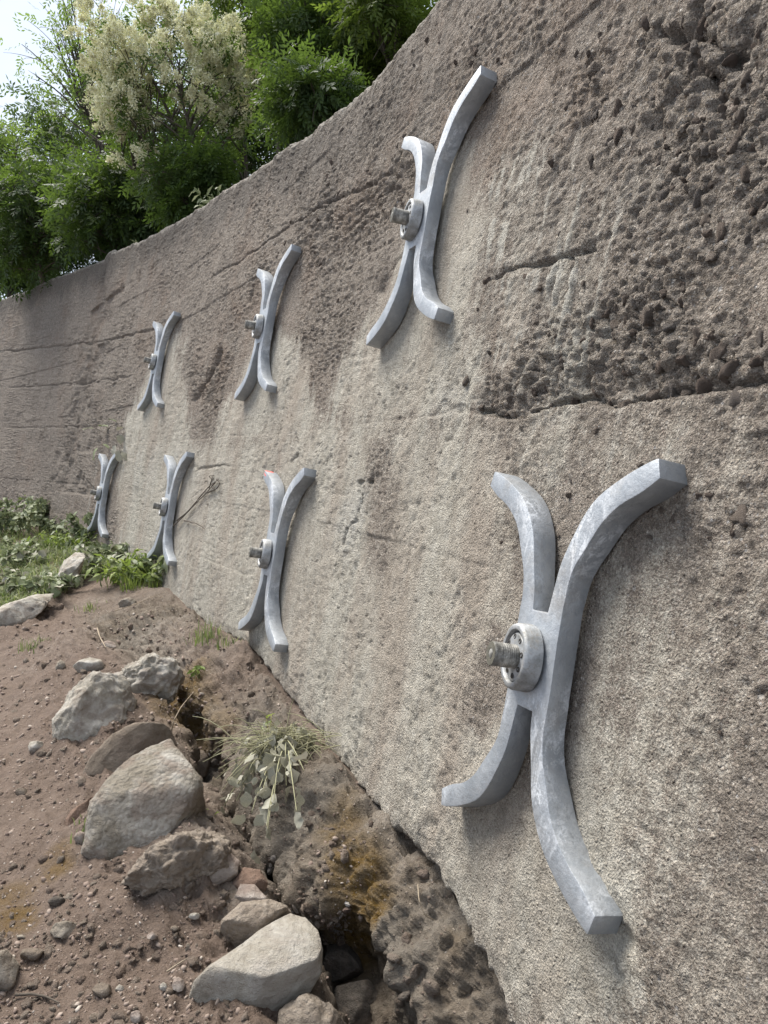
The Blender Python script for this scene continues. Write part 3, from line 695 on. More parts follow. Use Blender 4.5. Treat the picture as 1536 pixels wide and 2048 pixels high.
#@OBJECTS
# ------------------------------------------------------------------ anchors: X-shaped steel spiders with washer, nut disc and bar
OUT = np.array([(.100, .0), (.100, .065), (.100, .128), (.1, .157), (.113, .233), (.152, .300), (.198, .365), (.26, .412), (.329, .442), (.383, .474)])
INN = np.array([(.036, .128), (.046, .191), (.073, .285), (.111, .363), (.167, .428), (.245, .474), (.326, .508), (.369, .520)])
def resample(Pp, n):
    Pp = np.asarray(Pp); m = len(Pp); t = np.linspace(0, m - 1, 400); i = np.clip(t.astype(int), 0, m - 2); f = (t - i)[:, None]
    p0, p1, p2, p3 = Pp[np.maximum(i - 1, 0)], Pp[i], Pp[i + 1], Pp[np.minimum(i + 2, m - 1)]
    C = .5 * (2 * p1 + (p2 - p0) * f + (2 * p0 - 5 * p1 + 4 * p2 - p3) * f ** 2 + (3 * p1 - p0 - 3 * p2 + p3) * f ** 3)
    L = np.concatenate([[0], np.cumsum(np.linalg.norm(np.diff(C, axis=0), axis=1))]); u = np.linspace(0, L[-1], n)
    return np.stack([np.interp(u, L, C[:, k]) for k in (0, 1)], -1)
def spider_mesh(seed):
    r = np.random.default_rng(seed)
    n = 22
    o_arm = resample(OUT[2:], n); i_arm = resample(INN, n)
    hub_y = [.128, .064, 0, -.064, -.128]
    bm = bmesh.new(); ZF = .085
    def zb(y): return .022 - .016 * smooth(.1, .45, abs(y))
    def bar(sx):
        rows = []
        for k in range(n - 1, -1, -1): rows.append((o_arm[k], i_arm[k]))
        for yy in hub_y[1:-1]: rows.append((np.array((.100, yy)), np.array((.036, yy))))
        for k in range(n): rows.append((o_arm[k] * (1, -1), i_arm[k] * (1, -1)))
        vr = []
        for o_, i_ in rows:
            q = []
            for p_, zz in ((o_, ZF), (i_, ZF), (i_, None), (o_, None)):
                zz = zz if zz is not None else zb(p_[1])
                q.append(bm.verts.new((sx * p_[0], p_[1], zz)))
            vr.append(q)
        return vr
    R, L = bar(1), bar(-1)
    nrow = len(R); h0, h1 = n - 1, n - 1 + 4        # rows bounding the hub
    for B_, sx in ((R, 1), (L, -1)):
        for k in range(nrow - 1):
            a, b = B_[k], B_[k + 1]
            hub = h0 <= k < h1
            for e in range(4):
                if hub and e == 1: continue
                f = [a[e], a[(e + 1) % 4], b[(e + 1) % 4], b[e]]
                bm.faces.new(f)
        bm.faces.new(B_[0]); bm.faces.new(B_[-1])
    for k in range(h0, h1):
        for e in (1, 2): bm.faces.new([R[k][e], L[k][e], L[k + 1][e], R[k + 1][e]])
    for k in (h0, h1): bm.faces.new([R[k][1], R[k][2], L[k][2], L[k][1]])
    bmesh.ops.recalc_face_normals(bm, faces=bm.faces)
    ed = [e for e in bm.edges if len(e.link_faces) == 2 and e.calc_face_angle(0) > .6]
    bmesh.ops.bevel(bm, geom=ed, offset=.0034, offset_type='OFFSET', segments=2, profile=.6, affect='EDGES', clamp_overlap=True)
    for v in bm.verts:                                # slightly uneven casting
        v.co.z += .0012 * math.sin(v.co.y * 31 + seed) if v.co.z > .05 else 0
        v.co.x += .001 * math.sin(v.co.y * 43 + seed * 2)
    me = bpy.data.meshes.new('spider_frame'); bm.to_mesh(me); bm.free()
    me.polygons.foreach_set('use_smooth', np.ones(len(me.polygons), bool)); me.set_sharp_from_angle(angle=.62)
    return me
def lathe(prof, n=48, holes=None):
    th = np.linspace(0, 2 * np.pi, n, endpoint=False); k = len(prof); Pp = np.array(prof)
    V = np.stack([Pp[:, 0][:, None] * np.cos(th), Pp[:, 0][:, None] * np.sin(th), np.repeat(Pp[:, 1][:, None], n, 1)], -1).reshape(-1, 3)
    i = np.arange(k - 1)[:, None] * n; j = np.arange(n)[None]; j2 = (j + 1) % n
    return V, np.stack([i + j, i + j2, i + n + j2, i + n + j], -1).reshape(-1, 4)
def sharp(me, ang=.7):
    me.set_sharp_from_angle(angle=ang); return me
MEND = plain('dark_worn_steel', (.10, .095, .075), .55, .4, 80)
wash_me = sharp(mesh_np('washer_ring', *lathe([(.0001, .084), (.082, .084), (.0825, .092), (.081, .118), (.078, .1245), (.073, .127), (.066, .1255), (.063, .121), (.062, .104), (.0001, .103)], 56)))
disc_me = sharp(mesh_np('nut_disc', *lathe([(.061, .10), (.060, .1165), (.057, .1205), (.034, .1235), (.0001, .1235)], 48)))
bar_pr = [(.026, .11)]
for k in range(9):                                   # rolled thread
    zz = .124 + k * .0058; bar_pr += [(.0254, zz), (.0262, zz + .0014), (.0266, zz + .0029), (.0257, zz + .0045)]
bar_pr += [(.027, .1885), (.0268, .1915), (.0262, .1935)]
bar_me = sharp(mesh_np('anchor_bar', *lathe(bar_pr, 28)), 1.0)
end_me = sharp(mesh_np('bar_end', *lathe([(.0264, .1925), (.0255, .1945), (.012, .1948), (.0115, .189), (.0001, .188)], 28)), .9)
core_me = sharp(mesh_np('bar_core', *lathe([(.011, .186), (.0105, .1945), (.009, .1955), (.0001, .1955)], 16)))
hole_me = mesh_np('washer_hole', *lathe([(.0062, .119), (.0068, .1245), (.0052, .1252), (.0044, .1225), (.0001, .1222)], 12))
for m_, mt in ((wash_me, MO), (disc_me, MO), (bar_me, MB), (core_me, MB), (end_me, MEND), (hole_me, MHOLE)): m_.materials.append(mt)
ALAB = {'B1': 'nearest and largest galvanised X-shaped wall anchor, low on the right', 'A1': 'upper X-shaped anchor nearest the camera, high under the wall crest',
        'A2': 'middle X-shaped anchor of the upper row, between two others', 'A3': 'farthest small X-shaped anchor of the upper row',
        'B2': 'lower X-shaped anchor with a red paint mark on one arm tip', 'B3': 'lower X-shaped anchor whose feet touch weeds beside a dry climbing twig',
        'B4': 'farthest X-shaped anchor of the lower row, feet hidden in leafy weeds'}
TILT = {'B1': 0, 'A1': .03, 'A2': .05, 'A3': -.02, 'B2': .02, 'B3': .0, 'B4': -.03}
AN = {}
for q, (nm, (s0, v0, ro)) in enumerate(ANCH.items()):
    t, n, up, nn = wframe(s0); c_, s_ = math.cos(ro), math.sin(ro)
    ex, ey = c_ * (-t) + s_ * up, -s_ * (-t) + c_ * up
    e = empty('wall_anchor'); org = wallP(s0, v0, 0.)
    e.matrix_world = Matrix(((ex[0], ey[0], nn[0], org[0]), (ex[1], ey[1], nn[1], org[1]), (ex[2], ey[2], nn[2], org[2]), (0, 0, 0, 1)))
    tag(e, ALAB[nm], 'wall anchor', 'galvanised X-shaped anchors bolted to the wall')
    AN[nm] = e
    link('spider_frame', spider_mesh(q), MM, e)
    wr = link('washer_ring', wash_me, None, e); wr.rotation_euler = (TILT[nm], -.17 + TILT[nm] * .6, 0); wr.scale = (1.09, 1.09, 1.16); wr.location = (-.006, 0, -.016)
    wd = link('nut_disc', disc_me, None, wr); wd.rotation_euler = (.02, 0, q)
    for k in range(8):
        ho = link('washer_hole', hole_me, None, wr); a = k * math.pi / 4 + .2; ho.location = (.0475 * math.cos(a), .0475 * math.sin(a), -.001)
    br = link('anchor_bar', bar_me, None, e); br.rotation_euler = (TILT[nm] * 1.2, -.15 - TILT[nm], 0); br.scale = (1.2, 1.2, 1.04); br.location = (.004, 0, -.004)
    link('bar_end', end_me, None, br); link('bar_core', core_me, None, br)
# red mark on the tip of one arm
tipo, tipi = OUT[-1], INN[-1]
V = []; 
for p_, zz in ((tipo, .02), (tipi, .02), (tipi, .084), (tipo, .084)):
    for k in (0, 1):
        V.append((-p_[0] + (-.004 if k else .006), p_[1] * (1.0), zz))
V = np.array(V, float)
pm = mesh_np('paint_mark', np.array([(-.374 + .045 * u, .5215 - .0165 * u + .0022, z_) for z_ in (.03, .082) for u in (0, .33, .66, 1)] + [(-.374 + .045 * u, .523 - .0165 * u - .022 - .004 * (u > .5), .0872) for u in (0, .33, .66, 1)]),
             np.array([(k, k + 1, k + 5, k + 4) for k in range(3)] + [(4 + k, 5 + k, 9 + k, 8 + k) for k in range(3)]))
link('paint_mark', pm, MRED, AN['B2'])
# ------------------------------------------------------------------ boulders: outline, own distance and thickness
def ico(sub):
    bm = bmesh.new(); bmesh.ops.create_icosphere(bm, subdivisions=sub, radius=1)
    V = np.array([v.co for v in bm.verts]); Fc = np.array([[v.index for v in f.verts] for f in bm.faces]); bm.free(); return V, Fc
ICO6 = ico(6); ICO5 = ico(5); ICO4 = ico(4)
BOULD = []
def boulder(name, label, outline, D, thick, mat, seed, rough_=.04, facets=6, ang=.12, base=ICO6, flat=2.4, cat='boulder', tilt=0.0, group=None, snap=True):
    """outline in photo pixels fixes the visible silhouette; D its distance; thick its half depth in metres"""
    Pp = np.array(outline, float); c = Pp.mean(0); Pp = c + (Pp - c) * 1.08; y1 = Pp[:, 1].max(); y0 = Pp[:, 1].min()
    if snap:
        gh = ground_at(c[0], min(y1 - .30 * (y1 - y0), 2100))[0]
        if gh is not None and abs(gh[1] - D) < (.5 if D < 6 else 3): D = gh[1] + thick * .15
    if 1:
        r0 = np.random.default_rng(seed)
    fw = ray(*c); fw /= np.linalg.norm(fw); rt = np.cross(fw, [0, 0, 1]); rt /= np.linalg.norm(rt); up = np.cross(rt, fw)
    C = at(c[0], c[1], D)
    W = np.array([at(a, b, D) - C for a, b in Pp]); xy = np.stack([W @ rt, W @ up], -1)
    V, Fc = base
    th = np.arctan2(V[:, 1], V[:, 0]); rho = np.hypot(V[:, 0], V[:, 1])
    # radius of the polygon in every direction
    dirs = np.stack([np.cos(th), np.sin(th)], -1); rad = np.full(len(V), 1e-3)
    for k in range(len(xy)):
        a, b = xy[k], xy[(k + 1) % len(xy)]; e = b - a
        den = dirs[:, 0] * e[1] - dirs[:, 1] * e[0]
        den = np.where(np.abs(den) < 1e-9, 1e-9, den)
        tt_ = (a[0] * e[1] - a[1] * e[0]) / den; uu = (a[0] * dirs[:, 1] - a[1] * dirs[:, 0]) / den
        ok = (tt_ > 0) & (uu >= -1e-6) & (uu <= 1 + 1e-6); rad = np.where(ok, np.maximum(rad, tt_), rad)
    rr = (1 - (1 - np.clip(rho, 0, 1)) ** flat) ** (1 / 1.15)
    X = dirs[:, 0] * rad * rr; Y = dirs[:, 1] * rad * rr; Zz = V[:, 2] * thick + tilt * Y
    L = np.stack([X, Y, Zz], -1); sc = np.abs(xy).max()
    for _ in range(facets):
        dd = r0.normal(size=3); dd[2] = abs(dd[2]) * 1.2; dd /= np.linalg.norm(dd); pr = L @ dd; k = np.percentile(pr, r0.uniform(86, 96)); L -= np.maximum(pr - k, 0)[:, None] * dd * .8
    nrm = V / np.maximum(np.linalg.norm(V, axis=1), 1e-6)[:, None]
    q = L / sc
    L = L + nrm * sc * (ang * .5 * fbm(q[:, 0], q[:, 1], q[:, 2], .9, 3, seed) + rough_ * fbm(q[:, 0], q[:, 1], q[:, 2], .3, 4, seed + 1, .55) + rough_ * .35 * fbm(q[:, 0], q[:, 1], q[:, 2], .07, 3, seed + 2, .6))[:, None]
    # local axes kept level: store in world orientation round the centre
    Wd = L[:, 0:1] * rt + L[:, 1:2] * up + L[:, 2:3] * (-fw)
    me = mesh_np(name, Wd, Fc); o = link(name, me, mat); o.location = C; BOULD.append((C + Wd.mean(0), Wd))
    return tag(o, label, cat, group)
R_PALE = mat_rock('pale_boulder_stone', (.23, .205, .165), (.335, .305, .255), (.45, .42, .36), .4, .3)
R_GREY = mat_rock('grey_sandstone', (.17, .145, .115), (.26, .225, .18), (.36, .32, .26), .15, .4, True)
R_GRYW = mat_rock('grey_stone_white_side', (.15, .13, .1), (.225, .2, .16), (.31, .28, .23), .5, .7, True, .8)
R_WHT = mat_rock('chalky_white_stone', (.24, .21, .17), (.37, .34, .285), (.52, .495, .44), .6, .6)
R_BRN = mat_rock('brown_mud_stone', (.12, .095, .072), (.19, .155, .12), (.27, .225, .18), .05, .5)
R_SLB = mat_rock('red_brown_slab', (.13, .085, .065), (.2, .135, .1), (.28, .2, .155), .0, .3)
R_DRK = mat_rock('dark_stone', (.06, .052, .045), (.11, .095, .08), (.17, .15, .13), .0, .4)  # dark tone for the gully stones and the slate chip
R_CLD = mat_rock('dried_earth_clod', (.19, .155, .122), (.29, .245, .197), (.39, .34, .285), .0, .3, True, 1.4)
R_PNK = mat_rock('pinkish_stone', (.2, .155, .13), (.31, .25, .21), (.44, .37, .32), .35, .3)

boulder('boulder', 'largest smooth pale grey boulder at the lip of the gully, bottom of the slope',
        [(388, 1990), (398, 1960), (425, 1930), (470, 1900), (520, 1860), (575, 1828), (605, 1838), (625, 1865), (632, 1900), (628, 1945), (600, 1985), (560, 2012), (500, 2040), (450, 2050), (405, 2042)], 2.22, .17, R_PALE, 11, .02, 3, .05)
boulder('boulder', 'big angular grey boulder with a whitish left side, in the middle of the slope',
        [(190, 1600), (215, 1565), (262, 1515), (338, 1477), (362, 1520), (392, 1562), (404, 1630), (385, 1670), (340, 1690), (270, 1712), (205, 1712), (178, 1690)], 3.22, .2, R_GRYW, 12, .04, 2, .05, flat=3.4)
boulder('boulder', 'rough chalky white boulder uphill of the brown rounded boulder',
        [(108, 1470), (118, 1425), (140, 1385), (185, 1345), (235, 1350), (262, 1400), (255, 1450), (215, 1485), (160, 1498), (120, 1490)], 4.25, .22, R_WHT, 13, .11, 3, .12, flat=3)
boulder('boulder', 'brown rounded boulder wedged between the white boulder and the angular grey boulder',
        [(170, 1545), (190, 1505), (225, 1470), (290, 1432), (330, 1455), (345, 1490), (290, 1520), (250, 1545), (200, 1560)], 3.72, .2, R_BRN, 14, .025, 5, .08)
boulder('boulder', 'whitish rock outcrop at the left picture edge below the grass bank',
        [(-40, 1270), (-30, 1225), (20, 1205), (70, 1188), (105, 1185), (85, 1215), (50, 1245), (20, 1262)], 7.2, .3, R_WHT, 15, .06, 5, .1, ICO5)
boulder('boulder', 'long pale rock edge standing out of the grass bank below the leafy weeds',
        [(92, 1190), (110, 1160), (128, 1120), (150, 1102), (168, 1108), (160, 1140), (138, 1172), (110, 1195)], 7.4, .18, R_WHT, 16, .08, 6, .1, ICO5)
boulder('stone', 'flat red-brown slab leaning against the angular grey boulder', [(122, 1652), (140, 1618), (185, 1590), (200, 1596), (192, 1612), (160, 1640), (128, 1660)], 3.22, .06, R_SLB, 17, .02, 5, .05, ICO5, cat='stone')
boulder('boulder', 'lumpy half buried rock crusted with dry earth below the angular grey boulder',
        [(258, 1760), (300, 1700), (350, 1672), (420, 1668), (465, 1690), (455, 1730), (410, 1760), (350, 1790), (290, 1800)], 2.88, .15, R_CLD, 18, .2, 4, .2)
boulder('stone', 'grey stone with a pink-white top set in the slope above the gully', [(396, 1762), (405, 1730), (430, 1696), (450, 1700), (474, 1722), (468, 1748), (440, 1768), (410, 1772)], 2.70, .08, R_PNK, 19, .03, 5, .08, ICO5, cat='stone')
boulder('stone', 'reddish rounded stone tucked against the gully edge', [(462, 1765), (480, 1735), (515, 1740), (530, 1765), (520, 1792), (480, 1795)], 2.66, .08, R_SLB, 20, .03, 3, .08, ICO5, cat='stone')
boulder('stone', 'small tan stone just above the pale largest boulder', [(464, 1800), (478, 1768), (505, 1770), (528, 1795), (520, 1815), (480, 1818)], 2.6, .07, R_PNK, 21, .03, 4, .08, ICO5, cat='stone')
boulder('boulder', 'grey litter covered boulder directly behind the largest pale boulder', [(432, 1890), (445, 1840), (480, 1808), (530, 1800), (565, 1815), (575, 1832), (530, 1860), (480, 1905), (440, 1912)], 2.46, .15, R_CLD, 22, .05, 3, .08)
boulder('boulder', 'dark boulder deep in the gully beside the largest pale boulder', [(640, 1935), (655, 1890), (690, 1880), (720, 1915), (722, 1945), (680, 1960), (650, 1960)], 2.36, .12, R_DRK, 23, .04, 6, .1, ICO5)
boulder('boulder', 'dark angular stone at the bottom of the gully, cut by the picture edge', [(655, 2040), (670, 1975), (730, 1960), (760, 2000), (755, 2060), (700, 2075)], 2.22, .12, R_DRK, 24, .04, 6, .1, ICO5)
boulder('stone', 'brown stone half hidden in the dark hole above the bramble', [(378, 1545), (384, 1505), (405, 1500), (418, 1525), (408, 1550), (390, 1556)], 3.75, .08, R_BRN, 25, .03, 4, .08, ICO5, cat='stone')
boulder('stone', 'rounded grey stone cut by the left picture edge', [(-30, 1960), (-25, 1905), (10, 1898), (32, 1925), (28, 1960), (0, 1985)], 2.42, .07, R_GREY, 26, .02, 4, .06, ICO5, cat='stone')
boulder('boulder', 'earth crusted rock in front of the largest pale boulder at the bottom edge', [(545, 2080), (560, 2020), (610, 1990), (650, 2010), (690, 2050), (690, 2090), (600, 2110)], 2.0, .1, R_CLD, 27, .1, 3, .12, ICO5)
boulder('boulder', 'broad soil covered rock between the white boulder and the wall foot', [(215, 1385), (250, 1338), (305, 1312), (345, 1322), (358, 1352), (338, 1395), (290, 1415), (240, 1412)], 4.75, .14, R_WHT, 28, .2, 3, .2)

# soil packed against the boulders
Gf = G.reshape(-1, 3)
lift = np.zeros(len(Gf)); nzs = .5 + .8 * fbm(Gf[:, 0], Gf[:, 1], Gf[:, 2], .12, 3, 350)
for C_, W_ in BOULD:
    rx_ = np.abs(W_[:, 0]).max(); ry_ = max(np.abs(W_[:, 1]).max(), .6 * rx_); hh_ = np.abs(W_[:, 2]).max()
    dd_ = np.hypot((Gf[:, 0] - C_[0]) / rx_, (Gf[:, 1] - C_[1]) / ry_)
    lift = np.maximum(lift, np.clip(.42 * hh_ * nzs, 0, .07) * smooth(1.75, .85, dd_))
Gf[:, 2] += lift * np.repeat(gr.reshape(-1)[:, None], 1, 1)[:, 0] * (np.repeat(idx[None], len(gs), 0).reshape(-1) > 8)
gme.vertices.foreach_set('co', Gf.astype(np.float32).ravel()); gme.update()
BV_ = BVHTree.FromPolygons(Gf.tolist(), grid_faces(*Q.shape).tolist())

# named loose stones
def pstone(px, py, w, label, mat, seed, asp=.75, cat='stone', name='stone'):
    c, nn = ground_at(px, py); D = c[1]; hw = w / 2
    o = [(px + hw * math.cos(a) * random.uniform(.85, 1.1), py - hw * asp * math.sin(a) * random.uniform(.85, 1.1)) for a in np.linspace(0, 6.28, 9)[:-1]]
    return boulder(name, label, o, D - .01, hw / F * D * .8, mat, seed, .04, 7, .1, ICO4, cat=cat, snap=False)
pstone(70, 1490, 34, 'small chalk white stone left of the white boulder', R_WHT, 31)
pstone(267, 2030, 26, 'orange and white stone on the mud at the bottom edge', R_PNK, 32, 1)
pstone(128, 1858, 64, 'grey-brown stone bedded in the mud beside the puddle', R_GREY, 33, .55)
pstone(110, 1800, 36, 'dark slate chip on the mud above the small puddle', R_DRK, 34, .6)
pstone(234, 1975, 20, 'small white stone on the mud left of the largest pale boulder', R_WHT, 35, .8)
pstone(322, 1972, 16, 'white chip close to the largest pale boulder', R_WHT, 36, 1.1)
pstone(352, 1968, 26, 'grey white striped stone touching the largest pale boulder', R_PNK, 37, 1.1)
pstone(200, 1978, 40, 'brown rounded stone beside two white chips near the bottom', R_BRN, 38, .8)
pstone(38, 1870, 26, 'thin grey chip at the edge of the ochre puddle', R_GREY, 39, .35)
pstone(158, 1672, 28, 'pale stone below the red-brown slab', R_PNK, 40, .9)
pstone(60, 1905, 56, 'flat dull stone sunk in mud near the left edge', R_BRN, 41, .5)
pstone(178, 1330, 62, 'scatter of crusty white rubble uphill of the white boulder', R_WHT, 42, .55)
pstone(120, 1330, 22, 'grey tilted chip on the red slope above the white boulder', R_GREY, 43, 1.2)
pstone(300, 1870, 22, 'small tan stone halfway between the mud and the grey litter covered boulder', R_PNK, 44, .7)
pstone(385, 1830, 24, 'small whitish stone above the litter covered boulder', R_WHT, 45, .6)
pstone(345, 1855, 18, 'dull pebble under the lumpy earth crusted rock', R_BRN, 46, .7)
pstone(40, 1580, 26, 'brown stone on the open mud near the left edge, uphill', R_BRN, 47, .7)
pstone(215, 1290, 34, 'dull pink stone on the red slope below the weeds', R_PNK, 48, .7)
pstone(255, 1205, 40, 'dusty grey stone under the weeds at the foot of the wall', R_GREY, 49, .6)
# small stones alike, one object each
SME = [pebble_mesh(400 + i, 2, .5) for i in range(10)]
for m_ in SME: m_.set_sharp_from_angle(angle=.5)
for m_ in SME: m_.materials.append(MST)
cnt = 0
while cnt < 270:
    px, py = random.uniform(0, 700), random.uniform(1230, 2048)
    if px > 250 and py < 1500 and random.random() < .6: continue
    c, nn = ground_at(px, py)
    if c is None or c[1] > 8 or nn[2] < .25: continue
    r = max(c[1] / 750 * random.choice((1.0, 1.2, 1.5, 1.8, 2.4, 3.3)), .004) * (.8 if random.random() < .8 else 1.5)
    o = link('loose_stone', random.choice(SME)); o.location = c + np.array([0, 0, r * .1])
    o.rotation_euler = [random.uniform(0, 6.28) for _ in range(3)]; o.scale = (r * random.uniform(.8, 1.4), r * random.uniform(.7, 1), r * random.uniform(.5, .85))
    tag(o, 'small loose stone lying on the brown muddy slope', 'stone', 'small loose stones strewn over the slope'); cnt += 1
# finer gravel
Vb, Fb = ico(1); parts = []
for _ in range(9000):
    px, py = random.uniform(-40, 720), random.uniform(1210, 2080)
    c, nn = ground_at(px, py)
    if c is None or c[1] > 8: continue
    if random.random() < (.85 if px > 400 else .45 if nn[2] < .4 else .15): continue
    r = random.choice((.002, .0025, .003, .004, .005, .008)) * random.uniform(.7, 1.3) * max(1, c[1] / 3)
    A = np.linalg.qr(rng.normal(size=(3, 3)))[0]; s3 = np.array([r * 1.3, r, r * .6])
    parts.append(((Vb * (1 + .25 * rng.normal(size=Vb.shape))) * s3 @ A + c, Fb))
V, Q_ = join(parts)
gm = mesh_np('gravel', V, Q_, False)
r_ = np.repeat(rng.random(len(parts)), len(Vb)); attr(gm, 'rnd', r_)
mg = M('gravel_bits'); cg = mg.ramp(mg.at('rnd'), (0, (.12, .085, .068)), (.5, (.2, .15, .12)), (.88, (.28, .225, .185)), (.98, (.36, .31, .26)), (1, (.55, .5, .44)))
gv = link('gravel', gm, mg.fin(cg, .9)); gv['kind'] = 'stuff'
# crumbs of earth
Vc, Fc_ = ico(2); parts = []
for _ in range(2000):
    px, py = random.uniform(-40, 860), random.uniform(1210, 2080)
    c, nn = ground_at(px, py)
    if c is None or c[1] > 8 or fbm(np.array([c[0]]), np.array([c[1]]), np.array([0.]), .3, 3, 360)[0] < random.uniform(-.35, .25): continue
    r = random.choice((.004, .005, .007, .009, .012, .018)) * random.uniform(.7, 1.3) * max(1, c[1] / 4)
    A = np.linalg.qr(rng.normal(size=(3, 3)))[0]; q_ = Vc * 1.7 + rng.normal(size=3) * 9
    parts.append(((Vc * (1 + .75 * fbm(q_[:, 0], q_[:, 1], q_[:, 2], .9, 2, 361))[:, None]) * np.array([r * 1.3, r, r * .7]) @ A + c - np.array([0, 0, r * .25]), Fc_))
V, Q_ = join(parts); cm_ = mesh_np('earth_crumbs', V, Q_, False); attr(cm_, 'bank', np.repeat(rng.random(len(parts)) * .7, len(Vc))); attr(cm_, 'dry', np.repeat(rng.random(len(parts)) * .5, len(Vc))); attr(cm_, 'ochre', np.zeros(len(V)))
cr_ = link('earth_crumbs', cm_, ME); cr_['kind'] = 'stuff'

# ------------------------------------------------------------------ plants
ML_WEED = mat_leaf('weed_leaf', (.09, .13, .045), (.15, .2, .075), (.24, .28, .13), .3, .3)
ML_DUST = mat_leaf('dusty_leaf', (.15, .165, .09), (.23, .245, .155), (.36, .355, .27), .2, .85)
ML_LIME = mat_leaf('lime_leaf', (.12, .17, .04), (.18, .23, .055), (.25, .29, .08), .3)
ML_GRASS = mat_leaf('grass_blade', (.10, .135, .055), (.17, .205, .085), (.30, .29, .16), .3)
def leaf_mesh(name, seed, wid=.5, curl=.25, fold=.25, nseg=6):
    r = np.random.default_rng(seed); V = []; Fc = []
    for k in range(nseg + 1):
        t = k / nseg; w_ = wid * .5 * (math.sin(math.pi * min(1, t * .92 + .05)) ** .8) * (1 + .12 * r.normal()) if 0 < k < nseg else .012
        zc = -curl * t * t
        for u in (-1, 0, 1): V.append((t + .03 * r.normal() * abs(u), u * w_ * (1 + .14 * r.normal()), zc + abs(u) * fold * w_ * (1 + .8 * r.normal()) + .03 * r.normal()))
    for k in range(nseg):
        for u in (0, 1): a = k * 3 + u; Fc.append((a, a + 1, a + 4, a + 3))
    me = mesh_np(name, np.array(V), np.array(Fc)); attr(me, 'rnd', np.full(len(V), r.random())); return me
def leafset(mat, n=4, **kw):
    L = [leaf_mesh('leaf', 500 + i + int(kw.get('wid', .5) * 100), **kw) for i in range(n)]
    for l in L: l.materials.append(mat)
    return L
LS_W = leafset(ML_WEED, wid=.55); LS_D = leafset(ML_DUST, wid=.72, curl=.35); LS_L = leafset(ML_LIME, wid=.4); LS_N = leafset(ML_WEED, wid=.3, curl=.5)
def orient(d, roll):
    d = Vector(d).normalized(); q = d.to_track_quat('X', 'Z'); return (q.to_matrix() @ Matrix.Rotation(roll, 3, 'X'))
def put_leaf(parent, me, loc, d, size, roll=0.0):
    o = bpy.data.objects.new('leaf', me); COL.objects.link(o); o.parent = parent
    m = orient(d, roll).to_4x4(); m.translation = Vector(loc); o.matrix_local = m @ Matrix.Scale(size, 4); return o
def plant(name, label, cat, base, nst, hgt, spread, lsz, sets, stem_mat, leaves, droop=.4, seed=1, group=None, lean=(0, 0, 0), bulk=0, bulkmat=None):
    r = np.random.default_rng(seed); e = empty(name, tuple(base)); tag(e, label, cat, group); st = []; pend = []
    for k in range(nst):
        a = r.uniform(0, 6.28); sp = spread * r.uniform(.3, 1); hh = hgt * r.uniform(.5, 1.1)
        b = np.array([r.normal() * spread * .25, r.normal() * spread * .25, -.03]); tip = b + np.array([math.cos(a) * sp, math.sin(a) * sp, hh]) + np.array(lean) * hh
        mid = b * .5 + tip * .5 + np.array([0, 0, hh * droop]); path = bez(b, mid, tip, 7); st.append(tube(path, np.linspace(.0035, .0015, 7) * (lsz / .06), 4))
        for j in range(leaves + bulk):
            t = r.uniform(.25, 1.0); p_ = path[int(t * 6)] + (path[min(6, int(t * 6) + 1)] - path[int(t * 6)]) * (t * 6 % 1)
            d_ = np.array([math.cos(a), math.sin(a), 0]) * .4 + r.normal(size=3) * .7 + np.array([0, 0, -.1]); pend.append((p_, d_, lsz * r.uniform(.55, 1.2), r.normal() * .6, j < leaves))
    link('stem', mesh_np('stem', *join(st)), stem_mat, e)
    bl = []; br = []
    for p_, d_, sz, ro, single in pend:
        if single: put_leaf(e, sets[r.integers(len(sets))], p_, d_, sz, ro)
        else:
            R_ = np.array(orient(d_, ro)) * sz * .85; src = sets[r.integers(len(sets))]
            co = np.empty(len(src.vertices) * 3, np.float32); src.vertices.foreach_get('co', co); bl.append((co.reshape(-1, 3) @ R_.T + p_, np.array([list(p.vertices) for p in src.polygons]))); br.append(r.random())
    if bl:
        V, Q_ = join(bl); fm = mesh_np('foliage', V, Q_); attr(fm, 'rnd', np.repeat(br, len(bl[0][0]))); fo = link('foliage', fm, bulkmat, e); fo['kind'] = 'stuff'
    return e
def gpt(px, py): return ground_at(px, py)[0]
plant('weed', 'leafy weeds at the foot of the farthest lower anchor', 'weed', gpt(205, 1085), 20, .42, .5, .12, LS_W, MGSTEM, 5, .3, 1, bulk=20, bulkmat=ML_WEED)
plant('weed', 'bushy green weed on top of the grass bank, far left', 'weed', gpt(85, 1062), 22, .5, .75, .13, LS_W, MGSTEM, 4, .3, 2, bulk=24, bulkmat=ML_WEED)
plant('weed', 'low weed with pale leaves hanging over the bank below the lower farthest anchor', 'weed', gpt(235, 1125), 22, .26, .5, .12, LS_D, MGSTEM, 5, .2, 3, bulk=18, bulkmat=ML_WEED)
plant('weed', 'narrow leaved weed at the wall foot under the anchor by the dry climbing twig', 'weed', gpt(285, 1160), 20, .28, .4, .13, LS_N, MGSTEM, 5, .3, 4, bulk=14, bulkmat=ML_LIME)
plant('weed', 'small weed touching the right foot of the anchor by the dry twig', 'weed', gpt(338, 1160), 9, .26, .2, .09, LS_W, MGSTEM, 4, .3, 5, bulk=4, bulkmat=ML_WEED)
plant('weed', 'little weed at the far left of the bank beneath the wall', 'weed', gpt(15, 1070), 16, .5, .8, .13, LS_W, MGSTEM, 3, .3, 6, bulk=16, bulkmat=ML_WEED)
plant('weed', 'small bright seedling on the earth ledge above the dark hole', 'weed', gpt(402, 1345), 4, .07, .07, .05, LS_L, MGSTEM, 3, .3, 7)
plant('weed', 'tiny yellow-green sprout between the angular boulder and the bramble', 'weed', gpt(422, 1622), 5, .035, .03, .022, LS_L, MGSTEM, 3, .3, 8)
